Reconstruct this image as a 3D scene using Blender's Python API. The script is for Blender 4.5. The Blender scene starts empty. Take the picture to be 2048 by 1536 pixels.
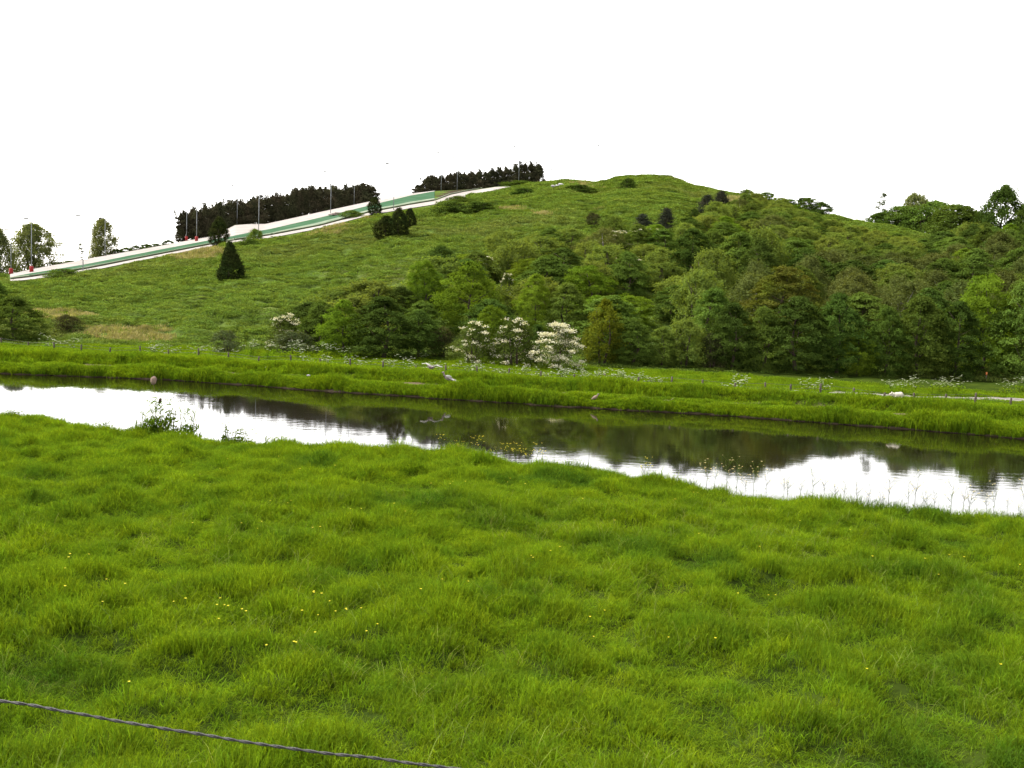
import bpy, math, random
import numpy as np
from mathutils import Matrix, Vector
random.seed(7)
RS = np.random.RandomState(11)

# ------------------------------------------------------------------ camera, sky, sun
sc = bpy.context.scene
COL = sc.collection
CAM = np.array([0.0, 0.0, 5.0])
FPX = 2200.0                                     # focal length in pixels of a 2048 px wide picture
ROLL = math.atan(0.036)
PITCH = math.atan(180 * math.cos(ROLL) / FPX)
Fw = np.array([0, math.cos(PITCH), -math.sin(PITCH)])
R0 = np.array([1.0, 0, 0]); U0 = np.array([0, math.sin(PITCH), math.cos(PITCH)])
Rt = math.cos(ROLL) * R0 + math.sin(ROLL) * U0
Up = -math.sin(ROLL) * R0 + math.cos(ROLL) * U0
cd = bpy.data.cameras.new('camera')
cam = bpy.data.objects.new('camera', cd); COL.objects.link(cam)
cd.sensor_width = 36; cd.lens = 36 * FPX / 2048
cd.clip_start = 0.1; cd.clip_end = 8000
M = Matrix.Identity(4)
for i in range(3):
    M[i][0] = Rt[i]; M[i][1] = Up[i]; M[i][2] = -Fw[i]; M[i][3] = CAM[i]
cam.matrix_world = M
sc.camera = cam

SUN_EL, SUN_AZ = math.radians(56), math.radians(-68)      # azimuth from +Y towards +X
w = bpy.data.worlds.new('World'); sc.world = w; w.use_nodes = True
nt = w.node_tree; nt.nodes.clear()
sky = nt.nodes.new('ShaderNodeTexSky'); sky.sky_type = 'NISHITA'; sky.sun_disc = False
sky.sun_elevation = SUN_EL; sky.sun_rotation = SUN_AZ; sky.dust_density = 1.0; sky.air_density = 1.0
bw = nt.nodes.new('ShaderNodeRGBToBW'); mx = nt.nodes.new('ShaderNodeMix'); mx.data_type = 'RGBA'
tint = nt.nodes.new('ShaderNodeMix'); tint.data_type = 'RGBA'; tint.blend_type = 'MULTIPLY'
tint.inputs[0].default_value = 1.0; tint.inputs[7].default_value = (1.0, 0.965, 0.93, 1)
mx.inputs[0].default_value = 0.9
bgn = nt.nodes.new('ShaderNodeBackground'); bgn.inputs['Strength'].default_value = 0.12
wo = nt.nodes.new('ShaderNodeOutputWorld')
nt.links.new(sky.outputs[0], bw.inputs[0]); nt.links.new(sky.outputs[0], mx.inputs[6])
nt.links.new(bw.outputs[0], mx.inputs[7]); nt.links.new(mx.outputs[2], tint.inputs[6])
nt.links.new(tint.outputs[2], bgn.inputs[0]); nt.links.new(bgn.outputs[0], wo.inputs[0])
sl = bpy.data.lights.new('sun', 'SUN'); sl.energy = 1.3; sl.angle = math.radians(14); sl.color = (1, 0.95, 0.84)
so = bpy.data.objects.new('sun', sl); COL.objects.link(so)
sd = Vector((math.sin(SUN_AZ) * math.cos(SUN_EL), math.cos(SUN_AZ) * math.cos(SUN_EL), math.sin(SUN_EL)))
so.rotation_euler = sd.to_track_quat('Z', 'Y').to_euler(); so.location = (0, 0, 80)
sc.view_settings.view_transform = 'Standard'; sc.view_settings.look = 'None'
sc.view_settings.exposure = 2.75; sc.view_settings.gamma = 1
sc.cycles.max_bounces = 6; sc.cycles.diffuse_bounces = 5; sc.cycles.transmission_bounces = 3
sc.cycles.transparent_max_bounces = 8

# ------------------------------------------------------------------ helpers: pixels of the 2048x1536 picture <-> world
def ray(x, y):
    return Fw + Rt * ((x - 1024) / FPX) + Up * ((768 - y) / FPX)
def at_z(x, y, z):
    d = ray(x, y); t = (z - CAM[2]) / d[2]
    return CAM + d * t
def proj(P):
    v = np.asarray(P) - CAM; k = v @ Fw
    return 1024 + FPX * (v @ Rt) / k, 768 - FPX * (v @ Up) / k
def hz(x): return 588 + 0.036 * (x - 1024)
def az_el(x, y):
    d = ray(x, y); return math.atan2(d[0], d[1]), d[2] / math.hypot(d[0], d[1])

_lat = RS.rand(8, 256, 256)
def vnoise(x, y, s=0):
    x = np.asarray(x, float) + 1000; y = np.asarray(y, float) + 1000
    xi = np.floor(x).astype(int); yi = np.floor(y).astype(int); fx = x - xi; fy = y - yi
    fx = fx * fx * (3 - 2 * fx); fy = fy * fy * (3 - 2 * fy); L = _lat[s % 8]
    a = L[xi & 255, yi & 255]; b = L[(xi + 1) & 255, yi & 255]; c = L[xi & 255, (yi + 1) & 255]; d = L[(xi + 1) & 255, (yi + 1) & 255]
    return (a * (1 - fx) + b * fx) * (1 - fy) + (c * (1 - fx) + d * fx) * fy - 0.5
def sstep(a, b, x):
    t = np.clip((np.asarray(x, float) - a) / (b - a), 0, 1); return t * t * (3 - 2 * t)

# ------------------------------------------------------------------ the lie of the land
WZ = -0.8                                         # water level; meadows are at about 0
near_px = [(-700, 785), (0, 826), (100, 832), (200, 850), (300, 860), (420, 874), (560, 884), (800, 893), (960, 906), (1060, 922),
           (1200, 938), (1350, 957), (1450, 973), (1600, 993), (1750, 1009), (1900, 1022), (2048, 1032), (2700, 1085)]
far_px = [(-700, 716), (0, 747), (320, 759), (640, 781), (900, 799), (1140, 814), (1400, 828), (1700, 850), (2048, 878), (2700, 934)]
def line_from(pxs, z):
    P = np.array([at_z(x, y, z)[:2] for x, y in pxs]); return P
NB = line_from(near_px, 0.1); FB = line_from(far_px, WZ)
def lin(P, X):
    X = np.asarray(X, float)
    y = np.interp(X, P[:, 0], P[:, 1])
    sL = (P[1, 1] - P[0, 1]) / (P[1, 0] - P[0, 0]); sR = (P[-1, 1] - P[-2, 1]) / (P[-1, 0] - P[-2, 0])
    y = np.where(X < P[0, 0], P[0, 1] + (X - P[0, 0]) * sL, y)
    return np.where(X > P[-1, 0], P[-1, 1] + (X - P[-1, 0]) * sR, y)
def ynear(X): return np.maximum(lin(NB, X), 8) + 0.28 * vnoise(np.asarray(X) * 0.45, 3.1, 1) + 0.25 * vnoise(np.asarray(X) * 1.7, 8.1, 4)
def yfar(X): return lin(FB, X) + 0.35 * vnoise(np.asarray(X) * 0.5, 9.1, 2) + 0.35 * vnoise(np.asarray(X) * 1.6, 5.1, 3)

def Hnear(X, Y):
    d = ynear(X) - Y                              # distance back from the bank edge
    z = np.interp(d, [-6, -1.2, -0.45, 0, 0.8, 3], [-2.8, -1.7, -0.95, -0.12, -0.02, 0])
    bump = 0.26 * vnoise(X * 1.15, Y * 0.95, 1) + 0.20 * vnoise(X * 2.3, Y * 2.0, 2) + 0.25 * vnoise(X * .22, Y * .22, 5)
    z = z + bump * sstep(-0.3, 1.5, d)
    emb = np.interp(Y, [0, 3.3, 8.6], [2.8, 2.75, 0])
    return z + emb

crest_px = [(-900, 534), (-400, 541), (-100, 552), (20, 549.5), (60, 540), (170, 519), (300, 496), (410, 475), (448, 469), (452, 459), (470, 449.5),
            (502, 447.5), (530, 447.8), (546, 444.5), (640, 424), (740, 403), (820, 388), (870, 382), (900, 380.5), (960, 378), (990, 373.5),
            (1060, 367), (1100, 364), (1130, 360), (1190, 367), (1215, 363), (1240, 355), (1265, 352), (1300, 351), (1335, 353), (1360, 362),
            (1380, 371), (1430, 380), (1480, 391), (1560, 408), (1640, 430), (1700, 441), (1730, 446), (1780, 455), (1830, 465), (1900, 481),
            (2048, 520), (2300, 565), (2800, 610)]
CA = np.array([az_el(x, y) for x, y in crest_px])
rc_t = np.array([(az_el(x, hz(x))[0], r) for x, r in [(-900, 190), (0, 212), (300, 260), (600, 295), (1000, 310), (1290, 300), (1600, 250), (1800, 236), (2048, 222), (2800, 200)]])
rf_t = np.array([(az_el(x, hz(x))[0], r) for x, r in [(-900, 112), (0, 99), (300, 100), (600, 96), (1115, 86), (1700, 93), (2048, 99), (2800, 112)]])
def rfoot(a): return np.interp(a, rf_t[:, 0], rf_t[:, 1])
def rcrest(a): return np.interp(a, rc_t[:, 0], rc_t[:, 1])
def zcrest(a): return 5 + np.interp(a, CA[:, 0], CA[:, 1]) * rcrest(a)
fence_px = [(-700, 660), (3, 692), (220, 709), (397, 716), (517, 727), (766, 741), (1018, 757), (1276, 773), (1530, 788), (1767, 803), (2020, 816), (2700, 850)]
FL = line_from(fence_px, 0.0)
def dike(X, Y): return np.interp(Y - lin(FL, X), [0.5, 3.4], [0, -0.7])
def bankz(d):
    return np.interp(d, [-6, -1.2, -0.3, 0.05, 0.5, 1.0, 1.5, 3.6, 4.2, 5.0, 7.5, 20], [-2.8, -1.9, -1.2, -0.78, -0.52, -0.42, -0.36, -0.32, 0.06, 0.16, 0.04, 0])
def hill_smooth(a, r):
    rf, rc, zc = rfoot(a), rcrest(a), zcrest(a)
    u = (r - rf) / (rc - rf)
    uu = np.clip(u, 0, 1)
    g = uu + 0.06 * np.sin(np.pi * uu)
    g = g * sstep(-0.02, 0.06, uu)
    z = (zc + 0.7) * g
    zc = zc + 0.7
    over = np.clip(r - rc, 0, None)
    back = zc - 0.12 * over - 0.0016 * over ** 2
    return np.where(r > rc, np.maximum(back, -0.3), z)
def ground0(X, Y):
    X = np.asarray(X, float); Y = np.asarray(Y, float)
    a = np.arctan2(X, Y); r = np.hypot(X, Y)
    return bankz(Y - yfar(X)) + dike(X, Y) + hill_smooth(a, r)

# the ski run's edges, top to bottom, as seen on the slope
SX = [20, 60, 170, 300, 410, 448, 452, 470, 502, 540, 640, 740, 820, 870]
E0 = [549.5, 540, 519, 496, 475, 469, 459, 449.5, 447.5, 446, 424, 403, 388, 382]
E1 = [556, 548, 530, 504, 483, 476.5, 476, 472, 465.5, 459, 436, 411.5, 392, 383.2]
E2 = [558.5, 552.5, 535, 510, 488.5, 482, 481, 478, 473, 467, 445, 420, 404.5, 397]
E3 = [560.5, 556, 540, 514, 492.5, 486, 485, 482, 477.5, 472, 453, 426, 411, 402.5]
E4 = [564, 560.5, 545, 518.3, 496.3, 489.5, 488.5, 486, 481.5, 477, 458, 431, 417.5, 409.5]
SX2 = [870, 900, 930, 960, 990, 1010, 1040]
F3 = [402.5, 391, 384.5, 379.5, 375, 373.6, 373.5]
F4 = [409.5, 403, 394.5, 387, 381, 378, 376]
def hit(x, y, fn=None):
    """first meeting of the line of sight with the land"""
    d = ray(x, y); hx = math.hypot(d[0], d[1]); a = math.atan2(d[0], d[1]); el = d[2] / hx
    rr = np.concatenate([np.arange(40, 340, 0.25)])
    X = rr * math.sin(a); Y = rr * math.cos(a)
    z = (fn or ground0)(X, Y); s = 5 + rr * el
    k = np.where(z >= s)[0]
    if len(k) == 0:
        i = np.argmax((z - 5) / rr)
        return np.array([X[i], Y[i], z[i]])
    i = k[0]
    if i > 0:
        f = (s[i-1] - z[i-1]) / ((s[i-1] - z[i-1]) + (z[i] - s[i]) + 1e-9); r = rr[i-1] + 0.25 * f
    else: r = rr[0]
    return np.array([r * math.sin(a), r * math.cos(a), 5 + r * el])
_xs = np.arange(20, 1041, 5.0)
_low = []
for x in _xs:
    y = np.interp(x, SX, E4) if x <= 870 else np.interp(x, SX2, F4)
    P = hit(x, y + 1.5); _low.append((math.atan2(P[0], P[1]), math.hypot(P[0], P[1])))
_low = np.array(_low)
def ski_mask(a, r):
    rl = np.interp(a, _low[:, 0], _low[:, 1])
    side = sstep(_low[0, 0] - 0.01, _low[0, 0], a) * (1 - sstep(_low[-1, 0], _low[-1, 0] + 0.01, a))
    return sstep(-6, 0, r - rl) * side
def ground(X, Y):
    X = np.asarray(X, float); Y = np.asarray(Y, float)
    a = np.arctan2(X, Y); r = np.hypot(X, Y)
    u = (r - rfoot(a)) / (rcrest(a) - rfoot(a))
    k = sstep(0.0, 0.06, u) * (1 - ski_mask(a, r)) * (1 - sstep(0.93, 1.0, u) * 0.75)
    n = 1.5 * vnoise(a * 46, r * 0.12, 0) + 1.0 * vnoise(a * 105, r * 0.3, 3) + 0.45 * vnoise(X * 0.6, Y * 0.6, 4)
    d = Y - yfar(X)
    m = (0.16 * vnoise(X * 0.6, Y * 0.6, 6) + 0.1 * vnoise(X * 1.6, Y * 1.6, 7)) * sstep(0.2, 1.0, d) * (1 - sstep(0, .05, u))
    return ground0(X, Y) + n * k * 0.6 + m

# ------------------------------------------------------------------ object helpers
def tag(o, label=None, cat=None, group=None, kind=None):
    if label: o['label'] = label
    if cat: o['category'] = cat
    if group: o['group'] = group
    if kind: o['kind'] = kind
    return o
def npmesh(name, V, Fq, mats=(), smooth=False, mi=None):
    """V: Nx3, Fq: list of (k-gon index array MxK)"""
    me = bpy.data.meshes.new(name)
    V = np.asarray(V, np.float32)
    if not isinstance(Fq, list): Fq = [Fq]
    Fq = [np.asarray(f, np.int32) for f in Fq if len(f)]
    idx = np.concatenate([f.ravel() for f in Fq]); tot = np.concatenate([np.full(len(f), f.shape[1], np.int32) for f in Fq])
    st = np.concatenate([[0], np.cumsum(tot)[:-1]]).astype(np.int32)
    me.vertices.add(len(V)); me.vertices.foreach_set('co', V.ravel())
    me.loops.add(len(idx)); me.loops.foreach_set('vertex_index', idx)
    me.polygons.add(len(tot)); me.polygons.foreach_set('loop_start', st); me.polygons.foreach_set('loop_total', tot)
    if smooth: me.polygons.foreach_set('use_smooth', np.ones(len(tot), bool))
    if mi is not None: me.polygons.foreach_set('material_index', np.asarray(mi, np.int32))
    for m in mats: me.materials.append(m)
    me.update(calc_edges=True); me.validate()
    return me
def link(name, me, parent=None, loc=None):
    o = bpy.data.objects.new(name, me); COL.objects.link(o)
    if parent: o.parent = parent
    if loc is not None: o.location = loc
    return o
def empty(name, loc=(0, 0, 0), rz=0):
    o = bpy.data.objects.new(name, None); COL.objects.link(o); o.location = loc; o.rotation_euler = (0, 0, rz)
    o.empty_display_size = 0.3
    return o
def gridfaces(nr, nc):
    i = np.arange(nr - 1)[:, None] * nc + np.arange(nc - 1)[None]; i = i.ravel()
    return np.stack([i, i + 1, i + nc + 1, i + nc], 1)
def fattr(me, name, vals):
    a = me.attributes.new(name, 'FLOAT', 'POINT'); a.data.foreach_set('value', np.asarray(vals, np.float32))
class MB:
    def __init__(s): s.V = []; s.F3 = []; s.F4 = []; s.n = 0
    def add(s, V, F):
        V = np.asarray(V, float); F = np.asarray(F, int) + s.n
        s.V.append(V); s.n += len(V); (s.F3 if F.shape[1] == 3 else s.F4).append(F)
    def tube(s, pts, rad, k=6):
        pts = [np.asarray(p, float) for p in pts]; n = len(pts)
        if not hasattr(rad, '__len__'): rad = [rad] * n
        rings = []
        for i, p in enumerate(pts):
            t = pts[min(i + 1, n - 1)] - pts[max(i - 1, 0)]; t = t / (np.linalg.norm(t) + 1e-9)
            ref = np.array([1.0, 0, 0]) if abs(t[0]) < 0.8 else np.array([0, 1.0, 0])
            a = np.cross(t, ref); a /= np.linalg.norm(a); b = np.cross(t, a)
            an = np.arange(k) * 2 * math.pi / k
            rings.append(p + rad[i] * (np.cos(an)[:, None] * a + np.sin(an)[:, None] * b))
        V = np.concatenate(rings + [pts[0][None], pts[-1][None]])
        F = [[i * k + j, i * k + (j + 1) % k, (i + 1) * k + (j + 1) % k, (i + 1) * k + j] for i in range(n - 1) for j in range(k)]
        s.add(V, F)
        c0, c1 = s.n - 2, s.n - 1; base = s.n - len(V)
        s.F3.append(np.array([[c0, base + (j + 1) % k, base + j] for j in range(k)] + [[c1, base + (n - 1) * k + j, base + (n - 1) * k + (j + 1) % k] for j in range(k)]))
    def ball(s, c, r, nu=10, nv=7, jit=0.0, rot=None):
        c = np.asarray(c, float); r = np.asarray(r if hasattr(r, '__len__') else (r, r, r), float)
        V = []
        for i in range(nv + 1):
            th = math.pi * i / nv
            for j in range(nu):
                ph = 2 * math.pi * j / nu
                V.append([math.sin(th) * math.cos(ph), math.sin(th) * math.sin(ph), math.cos(th)])
        V = np.array(V) * (1 + jit * (RS.rand(len(V), 1) - 0.5)) * r
        if rot is not None: V = V @ np.array(rot.to_matrix()).T
        F = [[i * nu + j, i * nu + (j + 1) % nu, (i + 1) * nu + (j + 1) % nu, (i + 1) * nu + j] for i in range(nv) for j in range(nu)]
        s.add(V + c, np.array(F)[:, ::-1])
    def box(s, c, h, rz=0):
        c = np.asarray(c, float)
        V = np.array([[x, y, z] for x in (-1, 1) for y in (-1, 1) for z in (-1, 1)], float) * h
        cr, sr = math.cos(rz), math.sin(rz)
        V = np.stack([V[:, 0] * cr - V[:, 1] * sr, V[:, 0] * sr + V[:, 1] * cr, V[:, 2]], 1) + c
        s.add(V, [[0, 1, 3, 2], [4, 6, 7, 5], [0, 4, 5, 1], [2, 3, 7, 6], [0, 2, 6, 4], [1, 5, 7, 3]])
    def mesh(s, name, mat, smooth=False):
        V = np.concatenate(s.V); F = []
        if s.F3: F.append(np.concatenate(s.F3))
        if s.F4: F.append(np.concatenate(s.F4))
        return npmesh(name, V, F, [mat] if mat else [], smooth)
    def build(s, name, mat, parent=None, loc=None, smooth=False): return link(name, s.mesh(name, mat, smooth), parent, loc)

# ------------------------------------------------------------------ materials
def newmat(name):
    m = bpy.data.materials.new(name); m.use_nodes = True; m.node_tree.nodes.clear(); return m, m.node_tree
def N(t, ty, **kw):
    n = t.nodes.new(ty)
    for k, v in kw.items(): setattr(n, k, v)
    return n
def mixc(t, fac, a, b, bt='MIX'):
    n = N(t, 'ShaderNodeMix', data_type='RGBA', blend_type=bt)
    for i, v in ((0, fac), (6, a), (7, b)):
        if isinstance(v, (int, float)): n.inputs[i].default_value = v
        elif isinstance(v, tuple): n.inputs[i].default_value = (*v, 1)
        else: t.links.new(v, n.inputs[i])
    return n.outputs[2]
def ramp(t, src, stops):
    r = N(t, 'ShaderNodeValToRGB'); e = r.color_ramp.elements
    while len(e) < len(stops): e.new(0.5)
    for i, (p, c) in enumerate(stops):
        e[i].position = p; e[i].color = (*c, 1) if isinstance(c, tuple) else (c, c, c, 1)
    t.links.new(src, r.inputs[0]); return r.outputs[0]
def wnoise(t, scale, detail=3, rough=0.55, vec=None, sc3=None):
    n = N(t, 'ShaderNodeTexNoise'); n.inputs['Scale'].default_value = scale; n.inputs['Detail'].default_value = detail
    n.inputs['Roughness'].default_value = rough
    g = N(t, 'ShaderNodeNewGeometry'); src = g.outputs['Position']
    if sc3:
        mp = N(t, 'ShaderNodeVectorMath', operation='MULTIPLY'); mp.inputs[1].default_value = sc3
        t.links.new(src, mp.inputs[0]); src = mp.outputs[0]
    t.links.new(src, n.inputs['Vector']); return n.outputs[0]
def leafmat(name, ca, cb, cc=None, nscale=0.4, trans=0.35, rough=0.55, rnd=0.35, warm=0.0, spec=0.25):
    """foliage: two or three real leaf colours varied by place and plant, light passes through"""
    m, t = newmat(name)
    c = mixc(t, ramp(t, wnoise(t, nscale, 3), [(0.35, 0.0), (0.65, 1.0)]), ca, cb)
    if cc: c = mixc(t, ramp(t, wnoise(t, nscale * 0.3, 2), [(0.52, 0.0), (0.68, 1.0)]), c, cc)
    oi = N(t, 'ShaderNodeObjectInfo')
    hs = N(t, 'ShaderNodeHueSaturation'); 
    mr = N(t, 'ShaderNodeMapRange'); mr.inputs[3].default_value = 1 - rnd; mr.inputs[4].default_value = 1 + rnd
    t.links.new(oi.outputs['Random'], mr.inputs[0]); t.links.new(mr.outputs[0], hs.inputs['Value'])
    mh = N(t, 'ShaderNodeMapRange'); mh.inputs[3].default_value = 0.48; mh.inputs[4].default_value = 0.505
    mul = N(t, 'ShaderNodeMath', operation='MULTIPLY'); mul.inputs[1].default_value = 7.13
    fr = N(t, 'ShaderNodeMath', operation='FRACT')
    t.links.new(oi.outputs['Random'], mul.inputs[0]); t.links.new(mul.outputs[0], fr.inputs[0])
    t.links.new(fr.outputs[0], mh.inputs[0]); t.links.new(mh.outputs[0], hs.inputs['Hue'])
    t.links.new(c, hs.inputs['Color'])
    at = N(t, 'ShaderNodeAttribute', attribute_name='tint')
    ml = N(t, 'ShaderNodeMapRange'); ml.inputs[3].default_value = 0.70; ml.inputs[4].default_value = 1.32
    t.links.new(at.outputs['Fac'], ml.inputs[0])
    hs2 = N(t, 'ShaderNodeHueSaturation'); t.links.new(hs.outputs[0], hs2.inputs['Color']); t.links.new(ml.outputs[0], hs2.inputs['Value'])
    c = hs2.outputs[0]
    b = N(t, 'ShaderNodeBsdfDiffuse'); t.links.new(c, b.inputs['Color'])
    tr = N(t, 'ShaderNodeBsdfTranslucent'); ct = mixc(t, 1.0, c, (1.35, 1.25, 0.5), 'MULTIPLY'); t.links.new(ct, tr.inputs['Color'])
    ms = N(t, 'ShaderNodeMixShader'); ms.inputs[0].default_value = trans
    t.links.new(b.outputs[0], ms.inputs[1]); t.links.new(tr.outputs[0], ms.inputs[2])
    o = N(t, 'ShaderNodeOutputMaterial'); t.links.new(ms.outputs[0], o.inputs[0])
    return m
def plain(name, ca, cb=None, nscale=3.0, rough=0.7, bump=0.0, bscale=None, spec=0.2, metal=0.0):
    if 'matting' in name or 'gravel' in name: spec = 0.0
    m, t = newmat(name)
    b = N(t, 'ShaderNodeBsdfPrincipled'); b.inputs['Roughness'].default_value = rough
    b.inputs['Specular IOR Level'].default_value = spec; b.inputs['Metallic'].default_value = metal
    c = mixc(t, ramp(t, wnoise(t, nscale, 4), [(0.35, 0.0), (0.65, 1.0)]), ca, cb or ca)
    t.links.new(c, b.inputs['Base Color'])
    if bump:
        bp = N(t, 'ShaderNodeBump'); bp.inputs['Strength'].default_value = bump; bp.inputs['Distance'].default_value = 0.1
        t.links.new(wnoise(t, bscale or nscale * 4, 4), bp.inputs['Height']); t.links.new(bp.outputs[0], b.inputs['Normal'])
    o = N(t, 'ShaderNodeOutputMaterial'); t.links.new(b.outputs[0], o.inputs[0])
    return m

G1, G2, G3 = (0.110, 0.184, 0.008), (0.076, 0.142, 0.008), (0.046, 0.102, 0.009)
m_grass = leafmat('meadow_grass', G1, G2, G3, nscale=0.9, trans=0.42, rnd=0.22, spec=0.12)
m_grass_far = leafmat('bank_grass', (0.104, 0.176, 0.008), (0.070, 0.132, 0.008), None, nscale=0.35, trans=0.42, rnd=0.22, spec=0.1)
m_straw = leafmat('dry_grass', (0.24, 0.215, 0.105), (0.14, 0.15, 0.045), None, nscale=1.0, trans=0.3, rnd=0.25)
m_herb = leafmat('hill_herb', (0.090, 0.142, 0.024), (0.068, 0.114, 0.020), (0.092, 0.124, 0.030), nscale=0.12, trans=0.3, rnd=0.32, spec=0.15)

def soilmat():
    m, t = newmat('meadow_ground')
    c = mixc(t, ramp(t, wnoise(t, 0.9, 4), [(0.35, 0.0), (0.65, 1.0)]), (0.030, 0.044, 0.006), (0.018, 0.030, 0.005))
    at = N(t, 'ShaderNodeAttribute', attribute_name='bare')
    mud = mixc(t, wnoise(t, 2.0, 4), (0.13, 0.10, 0.07), (0.04, 0.03, 0.02))
    c = mixc(t, at.outputs['Fac'], c, mud)
    b = N(t, 'ShaderNodeBsdfPrincipled'); b.inputs['Roughness'].default_value = 0.9; b.inputs['Specular IOR Level'].default_value = 0.0
    t.links.new(c, b.inputs['Base Color'])
    o = N(t, 'ShaderNodeOutputMaterial'); t.links.new(b.outputs[0], o.inputs[0]); return m
m_soil = soilmat()
def hillmat():
    m, t = newmat('hillside')
    c = mixc(t, ramp(t, wnoise(t, 0.25, 6, 0.7), [(0.36, 0.0), (0.62, 1.0)]), (0.038, 0.064, 0.013), (0.070, 0.100, 0.022))
    c = mixc(t, ramp(t, wnoise(t, 0.05, 3), [(0.55, 0.0), (0.75, 0.7)]), c, (0.085, 0.080, 0.032))
    at = N(t, 'ShaderNodeAttribute', attribute_name='bare')
    c = mixc(t, at.outputs['Fac'], c, (0.040, 0.031, 0.022))
    b = N(t, 'ShaderNodeBsdfPrincipled'); b.inputs['Roughness'].default_value = 0.9; b.inputs['Specular IOR Level'].default_value = 0.0
    t.links.new(c, b.inputs['Base Color'])
    bp = N(t, 'ShaderNodeBump'); bp.inputs['Strength'].default_value = 0.6; bp.inputs['Distance'].default_value = 0.5
    t.links.new(wnoise(t, 1.2, 5, 0.7), bp.inputs['Height']); t.links.new(bp.outputs[0], b.inputs['Normal'])
    o = N(t, 'ShaderNodeOutputMaterial'); t.links.new(b.outputs[0], o.inputs[0]); return m
m_hill = hillmat()
def watermat():
    m, t = newmat('canal_water')
    b = N(t, 'ShaderNodeBsdfPrincipled'); b.inputs['Base Color'].default_value = (0.006, 0.005, 0.002, 1)
    b.inputs['Roughness'].default_value = 0.03; b.inputs['IOR'].default_value = 1.33; b.inputs['Specular IOR Level'].default_value = 0.5
    n1 = wnoise(t, 1.0, 3, 0.5, sc3=(0.9, 2.4, 1)); n2 = wnoise(t, 1.0, 2, 0.5, sc3=(5, 9, 1)); n3 = wnoise(t, 0.12, 2)
    patch = ramp(t, n3, [(0.42, 0.15), (0.62, 1.0)])
    ad = N(t, 'ShaderNodeMath', operation='MULTIPLY_ADD'); ad.inputs[1].default_value = 0.25
    t.links.new(n2, ad.inputs[0]); t.links.new(n1, ad.inputs[2])
    mu = N(t, 'ShaderNodeMath', operation='MULTIPLY'); t.links.new(ad.outputs[0], mu.inputs[0]); t.links.new(patch, mu.inputs[1])
    bp = N(t, 'ShaderNodeBump'); bp.inputs['Strength'].default_value = 0.05; bp.inputs['Distance'].default_value = 0.05
    t.links.new(mu.outputs[0], bp.inputs['Height']); t.links.new(bp.outputs[0], b.inputs['Normal'])
    o = N(t, 'ShaderNodeOutputMaterial'); t.links.new(b.outputs[0], o.inputs[0]); return m
m_water = watermat()
m_bark = plain('bark', (0.07, 0.05, 0.035), (0.035, 0.027, 0.02), 6, 0.9, 0.5)
m_birchbark = plain('pale_bark', (0.30, 0.28, 0.24), (0.12, 0.10, 0.08), 4, 0.8)
m_post = plain('weathered_wood', (0.075, 0.06, 0.046), (0.04, 0.032, 0.026), 9, 0.9, 0.4)
m_wire = plain('galvanised_wire', (0.07, 0.068, 0.068), (0.04, 0.038, 0.04), 40, 0.6, 0.2, metal=0.3)
m_white = plain('white_matting', (0.27, 0.247, 0.235), (0.20, 0.185, 0.175), 0.4, 0.9, 0.1)
m_green = plain('green_matting', (0.028, 0.066, 0.034), (0.045, 0.085, 0.052), 0.3, 0.9, 0.1)
m_pale = plain('worn_green_matting', (0.085, 0.12, 0.08), (0.17, 0.19, 0.15), 0.25, 0.9, 0.1)
m_gravel = plain('gravel', (0.19, 0.175, 0.155), (0.14, 0.13, 0.115), 1.5, 0.95, 0.4, 20)
m_steel = plain('grey_steel', (0.20, 0.21, 0.22), (0.15, 0.16, 0.165), 2, 0.5, metal=0.4)
m_red = plain('red_padding', (0.22, 0.014, 0.012), (0.17, 0.012, 0.012), 2, 0.6)
m_lamp = plain('lamp_housing', (0.12, 0.12, 0.125), None, 2, 0.5)

# ------------------------------------------------------------------ near meadow, canal, far land
xs = np.concatenate([np.linspace(-600, -60, 28)[:-1], np.linspace(-60, -24, 60)[:-1], np.arange(-24, 24, 0.2), np.linspace(24, 60, 60), np.linspace(60, 600, 28)[1:]])
sr = np.concatenate([np.linspace(-30, -1, 20), np.linspace(0, 3, 8)])      # rows by distance to the bank near it, by Y before it
yb = ynear(xs)
rows = []
tt = np.concatenate([np.linspace(0, 0.97, 210), np.linspace(0.975, 1.0, 14)])
Yg = -30 + (yb[None] + 5 + 30) * tt[:, None]
Yg = np.where(tt[:, None] < 2, Yg, Yg)
Xg = np.broadcast_to(xs, Yg.shape)
Zg = Hnear(Xg, Yg)
V = np.stack([Xg, Yg, Zg], -1).reshape(-1, 3)
me = npmesh('near_meadow', V, gridfaces(*Yg.shape)[:, ::1], [m_soil], True)
dd = (ynear(V[:, 0]) - V[:, 1]); fattr(me, 'bare', 1 - sstep(-0.3, 0.15, dd))
tag(link('near_meadow', me), kind='structure')
me = None
xw = np.concatenate([np.linspace(-700, -60, 20)[:-1], np.linspace(-60, 60, 200), np.linspace(60, 700, 20)[1:]])
V = np.concatenate([np.stack([xw, ynear(xw) - 1.0, np.full_like(xw, WZ)], 1), np.stack([xw, yfar(xw) + 1.2, np.full_like(xw, WZ)], 1)])
tag(link('canal_water', npmesh('canal_water', V, gridfaces(2, len(xw)), [m_water])), kind='structure')

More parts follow.
